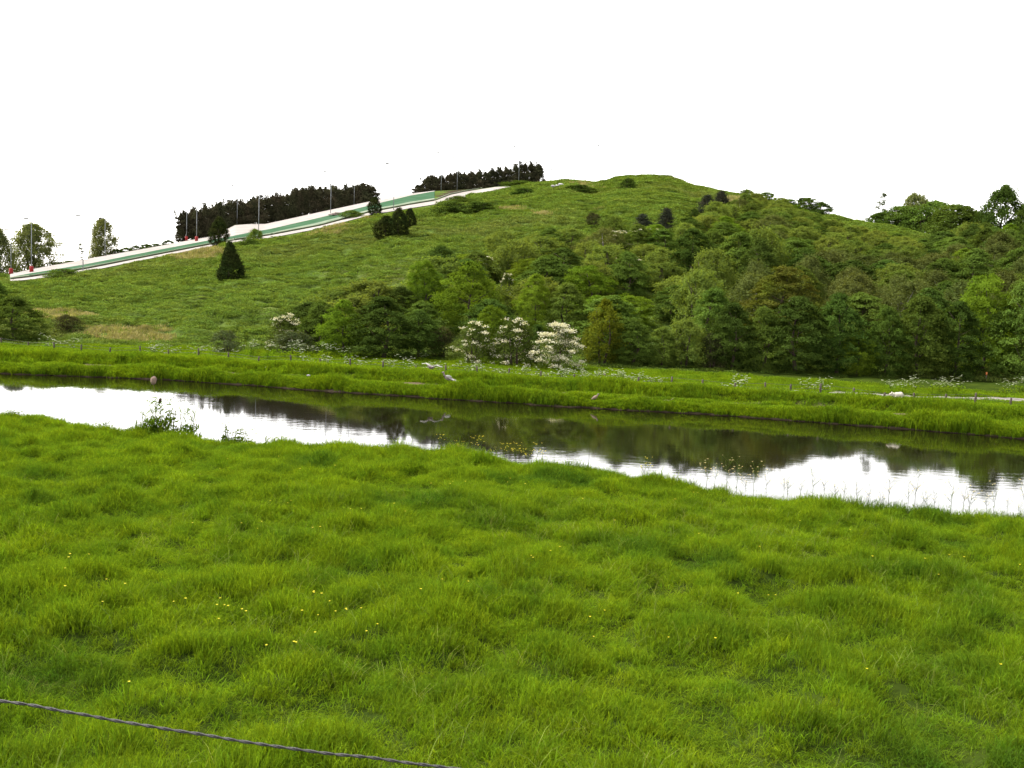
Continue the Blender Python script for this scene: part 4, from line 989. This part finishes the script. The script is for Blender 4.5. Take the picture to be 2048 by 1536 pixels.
for x0, x1, y0, y1, n, z, wh, zt in [(500, 705, 704, 716, 26, -.5, 'massed at the foot of the leftmost hawthorn', 1.1), (1780, 1940, 772, 786, 20, -.5, 'in the patch behind the gravel track', 1.0),
                                 (1450, 1492, 778, 786, 7, -.3, 'in a small cluster left of the gravel track', 1.0), (1600, 1655, 780, 788, 6, -.3, 'at the left end of the gravel track', 1.0),
                                 (90, 165, 688, 696, 9, -.3, 'right of the large dark corner bush', 1.0), (840, 880, 712, 722, 5, -.5, 'under the dark bushes left of the white hawthorns', .9), (2000, 2048, 778, 786, 4, -.5, 'near the right edge behind the gravel track', .9)]:
    for i in range(n): put_parsley(x0 + (x1 - x0) * RS.rand(), y0 + (y1 - y0) * RS.rand(), z, wh, zt)
# ------------------------------------------------------------------ buttercups and the tall yellow flowers of the near bank
m_yel = plain('yellow_petals', (0.55, 0.48, 0.01), (0.48, 0.40, 0.01), 5, 0.6)
m_palef = plain('pale_petals', (0.5, 0.42, 0.18), (0.42, 0.34, 0.12), 5, 0.6)
def flower(name, mat, n_=6, r_=.016):
    V = [(0, 0, 0)]; F = []
    for k in range(n_):
        a = k * 2 * math.pi / n_; da = math.pi / n_ * .85
        i = len(V); V += [(r_ * .7 * math.cos(a - da), r_ * .7 * math.sin(a - da), .25 * r_), (r_ * math.cos(a), r_ * math.sin(a), .6 * r_), (r_ * .7 * math.cos(a + da), r_ * .7 * math.sin(a + da), .25 * r_)]
        F.append((0, i, i + 1, i + 2))
    return npmesh(name, V, np.array(F), [mat])
fm = flower('petals', m_yel); b = MB(); b.tube([(0, 0, -.34), (.01, 0, -.15), (0, 0, 0)], .002, 4); stm = b.mesh('stem', m_stem)
bc = [(140, 1127), (178, 1114), (137, 1125), (130, 1147), (130, 1173), (213, 1161), (205, 1205), (250, 1182), (347, 1199), (371, 1191), (434, 1201), (440, 1194), (449, 1201), (456, 1199), (438, 1224), (484, 1207), (492, 1211),
      (628, 1174), (628, 1182), (627, 1191), (643, 1183), (604, 1215), (659, 1197), (636, 1225), (671, 1217), (692, 1217), (693, 1213), (722, 1221), (733, 1258), (630, 1261), (588, 1275), (592, 1285), (533, 1277), (755, 1243), (258, 1382),
      (884, 1178), (936, 1179), (841, 1196), (1066, 1117), (1062, 1123), (1100, 1117), (1119, 1110), (1397, 1076), (1519, 1099), (1538, 1169), (1552, 1177), (1476, 1186), (1210, 1209), (1188, 1256), (1431, 1276), (1337, 1270), (1877, 1149),
      (1928, 1114), (1898, 1116), (1850, 1116), (1744, 1126), (2040, 1124), (1733, 1350), (2001, 1335), (1180, 1229), (385, 1044), (515, 1060), (523, 1055), (625, 1076), (483, 1047), (540, 1013), (575, 1015), (582, 1010), (670, 940), (680, 931),
      (557, 919), (600, 955), (400, 942), (330, 985), (862, 965), (900, 980), (905, 976), (930, 982), (1015, 970), (1050, 975), (1020, 965), (788, 1020), (810, 1035), (722, 1018), (440, 930), (455, 915), (300, 930), (700, 1040), (640, 1060), (1165, 1010), (1230, 1045), (1350, 1000), (1387, 984), (1395, 990), (1600, 1040), (1700, 1060)]
def reg_of(x, y):
    h = 'left' if x < 520 else ('left middle' if x < 900 else ('middle' if x < 1300 else ('right middle' if x < 1680 else 'right')))
    v = 'foreground' if y > 1160 else ('mid meadow' if y > 1000 else 'bank side grass')
    return h, v
for x, y in bc:
    P = at_z(x, y, .27); P[2] = float(Hnear(P[0], P[1])) + .27 + .06 * RS.rand(); h, v = reg_of(x, y)
    o = empty('buttercup', P, RS.rand() * 6.28); s = 1.0 + .45 * RS.rand(); o.scale = (s, s, s); link('petals', fm, o); link('stem', stm, o)
    tag(o, f'small yellow buttercup in the {h} {v}', 'flower', 'buttercups in the near meadow')
def tall(seed, pm_, hgt, nf_):
    r = np.random.RandomState(seed); sb = MB(); pts = []
    sb.tube([(0, 0, -.1), (.02, 0, hgt * .5), (.05 * r.normal(), .05 * r.normal(), hgt)], [.006, .005, .003], 4)
    for k in range(nf_):
        a = r.rand() * 6.28; z = hgt * (.5 + .5 * r.rand()); L = .05 + .12 * r.rand(); e = np.array([math.cos(a) * L, math.sin(a) * L, z + L * .8])
        sb.tube([(0, 0, z - .03), e], .003, 4); pts.append(e)
    f0 = flower('x', pm_, 6, .022); V0 = np.array([v.co[:] for v in f0.vertices]); F0 = np.array([p.vertices[:] for p in f0.polygons]); V = []; F = []
    for i, e in enumerate(pts): V.append(V0 * (.8 + .5 * r.rand()) + e); F.append(F0 + i * len(V0))
    LC = np.stack([r.normal(size=10) * .04, r.normal(size=10) * .04, hgt * .5 * r.rand(10)], 1); V2, F2 = leafquads(LC, r, .07, .5, asp=.22)
    return sb.mesh('stem', m_stem), npmesh('flowers', np.concatenate(V), np.concatenate(F), [pm_]), npmesh('leaves', V2, F2, [m_grass_far])
TY = [tall(70 + i, m_yel, .55 + .1 * i, 9) for i in range(3)]; TP = [tall(80 + i, m_palef, .7 + .1 * i, 12) for i in range(4)]
def edgept(x, back=.12):
    y = np.interp(x, [q[0] for q in near_px], [q[1] for q in near_px]); P = at_z(x, y, .1)
    X = P[0]; Y = float(ynear(X)) - back; s = Y / P[1]; X = X * s; Y = float(ynear(X)) - back; return X, Y, float(Hnear(X, Y))
for i, x in enumerate([920, 948, 958, 985, 1006, 1014, 1030, 1034, 1046, 1056, 1074, 1085, 1288, 1296, 880, 905]):
    P = edgept(x, .1 + .3 * RS.rand()); v = TY[i % 3]; o = empty('mustard_plant', P, i * 2.1); s = (.75 + .35 * RS.rand()); o.scale = (s, s, s)
    link('stem', v[0], o); link('flowers', v[1], o); link('leaves', v[2], o)
    tag(o, 'bright yellow flowering plant on the near bank against dark water' if x < 1200 else 'bright yellow near bank plant standing right of the other yellow ones', 'flower', 'bright yellow plants on the near bank')
for i, x in enumerate(list(np.linspace(1395, 2046, 30) + RS.rand(30) * 18)):
    P = edgept(x, -.05 + .4 * RS.rand()); v = TP[i % 4]; o = empty('bank_flower', P, i * 1.7); s = (.7 + .5 * RS.rand()); o.scale = (s, s, s)
    link('stem', v[0], o); link('flowers', v[1], o); link('leaves', v[2], o)
    tag(o, 'thin pale yellow flowering stem on the right near bank', 'flower', 'pale flowering stems on the right near bank')
# ------------------------------------------------------------------ reeds and seed heads in front of the bright water
L_reed = leafmat('reed_leaf', (0.085, 0.145, 0.015), (0.060, 0.110, 0.012), trans=.4, rnd=.15)
def reeds(seed, n_, rad, h0, h1, bushy):
    r = np.random.RandomState(seed); b = MB()
    for k in range(n_):
        a = r.rand() * 6.28; q = rad * math.sqrt(r.rand()); x, y = q * math.cos(a), q * math.sin(a) * .5; h = h0 + (h1 - h0) * r.rand(); lx = r.normal() * .18 * h
        b.tube([(x, y, -.1), (x + lx * .3, y, h * .5), (x + lx, y, h)], [.006, .005, .002], 4)
    C = np.stack([r.normal(size=bushy) * rad * .5, r.normal(size=bushy) * rad * .3, h0 * .95 * r.rand(bushy) ** .8 * (1 - .3 * r.rand(bushy))], 1)
    V, F = leafquads(C, r, .15, .3, asp=.22)
    n2 = n_ * 3; Cs = np.stack([r.normal(size=n2) * rad * .5, r.normal(size=n2) * rad * .25, h0 + (h1 - h0) * .6 * r.rand(n2)], 1)
    b.add(V, F); V, F = leafquads(Cs, r, .26, -.1, asp=.07); b.add(V, F)
    return b
for i, (x, n_, rad, h0, h1, bu, lb) in enumerate([(318, 14, .42, .55, 1.15, 520, 'tallest leafy reed clump in front of the bright water, below the dark seed head'), (378, 6, .22, .45, .95, 230, 'narrow leafy reed clump right of the tallest one'),
                      (452, 3, .12, .3, .62, 60, 'small upright reed clump at the water, right of the narrow leafy one'), (290, 5, .3, .2, .75, 120, 'thin reed clump left of the tallest one'), (345, 9, .3, .3, .95, 160, 'thin reed clump between the tallest and the narrow one'),
                      (480, 6, .35, .25, .5, 120, 'low reed clump just right of the small upright one'), (30, 5, .3, .2, .4, 150, 'low weedy reed clump on the bank at the left edge'), (205, 4, .3, .2, .45, 120, 'low reed clump on the bank left of the thin one'),
                      (545, 5, .35, .2, .45, 90, 'rightmost low reed clump before the bank grass smooths out')]):
    o = reeds(20 + i, n_ * 2, rad, h0, h1, bu).build('reed_clump', L_reed, None, edgept(x, .15)); o.scale = (1.3, 1.3, 1.45 if i < 6 else 1.1); tag(o, lb, 'reeds', 'reeds on the near bank')
m_stalk = plain('dry_stalk', (0.22, 0.17, 0.09), (0.14, 0.10, 0.05), 8)
def cattail(x, y, loc, rad, len_, mat, name, lb):
    P = at_z(x, y, 0); f = loc[1] / P[1]; top = CAM + (P - CAM) * f; bx, by, bz = loc
    o = empty(name, loc); b = MB(); t = np.array([top[0] - bx, top[1] - by, top[2] - bz]); b.tube([(0, 0, -.1), t * [.4, .4, .5], t], [.008, .007, .005], 5); b.build('stem', m_stalk, o)
    b = MB(); b.ball(t, (rad, rad, len_ / 2), 14, 10, .12, Matrix.Rotation(.15, 4, 'Y').to_quaternion() if True else None)
    b.build('seed_head', mat, o, smooth=True); tag(o, lb, 'cattail')
cattail(320, 802, edgept(321, .1), .052, .2, plain('brown_seed', (0.085, 0.04, 0.03), (0.05, 0.03, 0.025), 30, 1, .8), 'cattail', 'dark brown seed head on a thin stem against the bright water')
cattail(307, 761, edgept(314, .2), .10, .29, plain('burst_seed', (0.40, 0.29, 0.23), (0.28, 0.19, 0.15), 22, 1, 1.0), 'cattail', 'pale pinkish burst seed head in front of the far bank waterline')
# ------------------------------------------------------------------ animals on the far bank
m_wool = plain('white_fleece', (0.44, 0.41, 0.34), (0.36, 0.33, 0.27), 12, 1, .5); m_pinkskin = plain('pink_skin', (0.5, 0.33, 0.27), None, 5)
m_gw = plain('white_feathers', (0.34, 0.33, 0.31), None, 5); m_gg = plain('grey_brown_feathers', (0.20, 0.16, 0.15), (0.13, 0.10, 0.10), 12); m_gd = plain('dark_feathers', (0.03, 0.028, 0.026), (0.05, 0.045, 0.04), 9)
m_gl = plain('grey_feathers', (0.34, 0.32, 0.33), (0.26, 0.24, 0.25), 9)
def fgp(x, y, z=0.0):
    P = at_z(x, y, z); P[2] = float(ground(P[0], P[1])); return P
def Q(ax, an): return Matrix.Rotation(an, 4, ax).to_quaternion()
P = fgp(1794, 809); o = empty('lamb', P); tag(o, 'white lamb lying in the grass on the far bank below the gravel track', 'lamb')
b = MB(); b.ball((0.02, 0, .24), (.27, .15, .17), 16, 10, .05); b.ball((.14, 0, .25), (.17, .16, .18), 14, 9, .05); b.ball((-.2, 0, .27), (.13, .1, .11), 12, 8, .04); b.ball((-.33, -.01, .30), (.10, .06, .065), 12, 8)
for sx, sy in ((-.12, -.14), (.2, -.15), (-.12, .14), (.22, .15)): b.tube([(sx, sy * .8, .2), (sx - .08, sy, .12), (sx + .06, sy, .07)], [.05, .035, .025], 6)
b.build('body', m_wool, o, smooth=True)
for s_ in (-1, 1):
    b = MB(); b.ball((-.30, .055 * s_, .37), (.02, .03, .06), 8, 6, 0, Q('X', -.5 * s_)); b.build('ear', m_wool, o, smooth=True)
b = MB(); b.tube([(.31, 0, .26), (.36, 0, .2), (.37, 0, .13)], [.03, .025, .012], 6); b.build('tail', m_wool, o)
b = MB(); b.ball((-.425, -.01, .285), (.025, .035, .03), 8, 6); b.build('muzzle', m_pinkskin, o, smooth=True)
P = fgp(1847, 823); o = empty('duck', P); tag(o, 'resting duck with a dark head and pale back on the far bank at the right', 'duck')
b = MB(); b.ball((0, 0, .14), (.20, .11, .09), 14, 9); b.tube([(.16, 0, .15), (.24, 0, .17), (.29, 0, .18)], [.06, .04, .01], 8); b.tube([(-.14, 0, .17), (-.17, 0, .22), (-.16, 0, .27)], [.05, .035, .035], 8); b.build('body', m_gl, o, smooth=True)
b = MB(); b.ball((-.16, 0, .29), (.065, .045, .05), 12, 8); b.build('head', m_gd, o, smooth=True)
b = MB(); b.ball((-.235, 0, .278), (.035, .02, .01), 8, 5); b.build('bill', m_post, o, smooth=True)
for s_ in (-1, 1):
    b = MB(); b.ball((.03, .085 * s_, .165), (.17, .03, .07), 12, 7); b.build('wing', m_gw, o, smooth=True)
def goose(x, D, yrow, kind, lb):
    d = ray(x, yrow); P = CAM + d * (D / d[1]); o = empty('goose', P); tag(o, lb, 'goose')
    if kind == 0:      # landing, body tilted up, wings half folded down
        b = MB(); b.ball((0, 0, .02), (.24, .13, .13), 14, 9, 0, Q('Y', .35)); b.tube([(-.17, 0, .10), (-.26, 0, .2), (-.27, 0, .3)], [.075, .045, .04], 9); b.tube([(.18, 0, -.04), (.32, 0, -.12), (.4, 0, -.13)], [.08, .05, .01], 8); b.build('body', m_gg, o, smooth=True)
        b = MB(); b.ball((-.30, 0, .33), (.075, .045, .05), 12, 8, 0, Q('Y', -.2)); b.build('head', m_gg, o, smooth=True)
        b = MB(); b.ball((-.385, 0, .31), (.045, .02, .018), 8, 5); b.build('bill', m_gd, o, smooth=True)
        b = MB(); b.ball((.02, -.13, .12), (.17, .03, .075), 12, 7, 0, Q('Y', .2)); b.build('wing_patch', m_gw, o, smooth=True)
        for s_ in (-1, 1):
            b = MB(); V = np.array([(-.12, 0, .06), (.16, 0, .02), (.30, s_ * .35, -.10), (-.02, s_ * .42, -.10), (.30, s_ * .62, -.22), (-.22, s_ * .66, -.20)])
            T_ = np.array([0, 0, .022]); VV = np.concatenate([V + T_, V - T_]); b.add(VV, [[0, 1, 2, 3], [3, 2, 4, 5], [6, 9, 8, 7], [9, 11, 10, 8], [0, 6, 7, 1], [1, 7, 8, 2], [2, 8, 10, 4], [4, 10, 11, 5], [5, 11, 9, 3], [3, 9, 6, 0]])
            w_ = b.build('wing', m_gl, o); w_.rotation_euler = (0, 0, 1.1 * -s_)
        for s_ in (-1, 1):
            b = MB(); b.tube([(.04, .05 * s_, -.1), (.06, .05 * s_, -.24)], .012, 5); b.build('leg', m_post, o)
    else:              # wings raised, white fore-wings
        b = MB(); b.ball((0, 0, 0), (.22, .11, .10), 14, 9, 0, Q('Y', -.1)); b.tube([(-.16, 0, .02), (-.30, 0, .05), (-.38, 0, .06)], [.07, .04, .035], 8); b.tube([(.17, 0, 0), (.28, 0, 0), (.34, 0, 0)], [.07, .05, .01], 8); b.build('body', m_gg, o, smooth=True)
        b = MB(); b.ball((-.42, 0, .07), (.06, .04, .042), 10, 7); b.build('head', m_gg, o, smooth=True)
        b = MB(); b.ball((-.49, 0, .06), (.04, .018, .015), 8, 5); b.build('bill', m_gd, o, smooth=True)
        for s_ in (-1, 1):
            V = np.array([(-.08, s_ * .05, .05), (.12, s_ * .05, .05), (.10, s_ * .34, .17), (-.12, s_ * .34, .18), (.16, s_ * .62, .12), (-.02, s_ * .64, .12)])
            T_ = np.array([0, 0, .018]); VV = np.concatenate([V + T_, V - T_]); F_ = [[0, 1, 2, 3], [3, 2, 4, 5], [6, 9, 8, 7], [9, 11, 10, 8], [0, 6, 7, 1], [1, 7, 8, 2], [2, 8, 10, 4], [4, 10, 11, 5], [5, 11, 9, 3], [3, 9, 6, 0]]
            b = MB(); b.add(VV, F_); w_ = b.build('wing', m_gw, o)
        o.rotation_euler = (.1, 0, 1.15)
goose(897, 61.0, 757, 0, 'brown grey goose with a white wing patch just above the grass of the far bank')
goose(863, 62.5, 735, 1, 'goose with spread white wings low above the fence, left of the brown grey one')
P = fgp(1190, 795, -.3); o = empty('duck', P, .3); tag(o, 'pale brown duck crouched on the lip of the far bank near the middle', 'duck')
b = MB(); b.ball((0, 0, .2), (.17, .09, .09), 12, 8, 0, Q('Y', -.55)); b.tube([(-.12, 0, .14), (-.19, 0, .1), (-.22, 0, .08)], [.05, .03, .01], 7); b.tube([(.1, 0, .27), (.15, 0, .32), (.16, 0, .35)], [.045, .035, .03], 7); b.build('body', plain('tan_feathers', (0.20, 0.145, 0.105), (0.14, 0.10, 0.075), 12), o, smooth=True)
b = MB(); b.ball((.18, 0, .37), (.05, .035, .04), 10, 7); b.build('head', m_gg, o, smooth=True)
b = MB(); b.ball((.245, 0, .36), (.035, .018, .01), 8, 5); b.build('bill', m_post, o, smooth=True)
# ------------------------------------------------------------------ rubble heap near the top, folded mats by the run, small marker by the wood, litter
m_rock = plain('pale_stone', (0.32, 0.30, 0.30), (0.22, 0.21, 0.22), .6, .95, .3)
P = hit(1120, 377); P[2] = float(ground(P[0], P[1])) + .55; o = empty('rubble_heap', P); o.scale = (1.25, 1.25, 1.35); tag(o, 'heap of pale grey and white rubble lying near the top of the hill', 'rubble'); pr = math.hypot(P[0], P[1]) / FPX
d0 = proj(P)
for (x, y, sx, sz, c) in [(1110, 377, 8, 3, 0), (1122, 373, 9, 4, 1), (1128, 376, 5, 3, 0), (1135, 375, 6, 3, 0), (1142, 377, 4, 2.5, 0), (1127, 379, 3, 2.2, 2), (1116, 376, 6, 3, 1)]:
    b = MB(); b.ball(((x - 1120) * pr, RS.rand() - .5, (378 - y) * pr * .6 + .1), (sx * pr * .62, .9, sz * pr * .62), 9, 6, .25, Q('Y', RS.rand() - .5)); b.build('rock', [m_rock, plain('grey_stone', (.3, .29, .31), (.22, .21, .23), .8), m_white][c], o)
P = hit(670, 432); o = empty('mat_pile', P); tag(o, 'flat pile of pinkish grey matting on the ski slope before the long hedge', 'mat pile')
for i in range(3):
    b = MB(); b.box((-.3 + .35 * i, 0, .25 + .22 * i), (1.1 - .25 * i, .8, .1), .2 * i); b.build('mat', plain('pink_mat', (0.24, 0.18, 0.165), (.2, .155, .145), 1), o)
P = hit(1972, 762); o = empty('marker_post', P); tag(o, 'small orange topped marker post at the foot of the wood near the right edge', 'marker post')
b = MB(); b.tube([(0, 0, -.2), (0, 0, .5)], .05, 7); b.build('stake', m_post, o); b = MB(); b.tube([(0, 0, .5), (0, 0, .72)], .075, 8); b.build('cap', plain('orange_paint', (.5, .17, .05), None, 3), o)
m_dead = plain('dead_branch', (0.34, 0.27, 0.18), (0.2, 0.15, 0.1), 10)
for i, (x, y, L, lb) in enumerate([(1830, 857, .75, 'thin pale branch lying at the waterline of the far bank right of the duck'), (1945, 867, 1.0, 'long pale branch lying at the waterline near the right edge'), (1340, 802, .6, 'short pale branch on the far bank left of the gravel track')]):
    P = fgp(x, y, -.7 if i < 2 else -.3); b = MB(); b.tube([(-L, 0, .12), (-L * .3, .05, .2), (L * .3, 0, .14), (L, -.05, .1)], [.03, .028, .02, .01], 6); b.tube([(0, 0, .18), (.2, .05, .36)], [.018, .005], 5)
    o = b.build('fallen_branch', m_dead, None, P); o.rotation_euler = (0, 0, -.2); tag(o, lb, 'branch')
for i, (x, y, lb) in enumerate([(533, 744, 'small white stone on the trodden ledge of the far bank at the left'), (617, 755, 'small white stone on the far bank ledge right of the other one')]):
    P = fgp(x, y, -.3); b = MB(); b.ball((0, 0, .12), (.11, .09, .06), 9, 6, .35); o = b.build('stone', m_rock, None, P); tag(o, lb, 'stone')
# flowers that look alike: each label also says its place in the row, counted from the left
UNIT = ['', 'first', 'second', 'third', 'fourth', 'fifth', 'sixth', 'seventh', 'eighth', 'ninth', 'tenth', 'eleventh', 'twelfth', 'thirteenth', 'fourteenth', 'fifteenth', 'sixteenth', 'seventeenth', 'eighteenth', 'nineteenth']
def ordinal(n):
    if n < 20: return UNIT[n]
    t, u = divmod(n, 10); return ({2: 'twentieth', 3: 'thirtieth'}[t]) if u == 0 else ({2: 'twenty', 3: 'thirty'}[t] + '-' + UNIT[u])
bylab = {}
for o in list(COL.objects):
    if o.get('category') in ('wild flower', 'flower'): bylab.setdefault(o['label'], []).append(o)
for lb, os_ in bylab.items():
    if len(os_) < 2: continue
    os_.sort(key=lambda o: proj(tuple(o.location))[0])
    for i, o in enumerate(os_): o['label'] = f'{lb}, {ordinal(i + 1)} from the left'
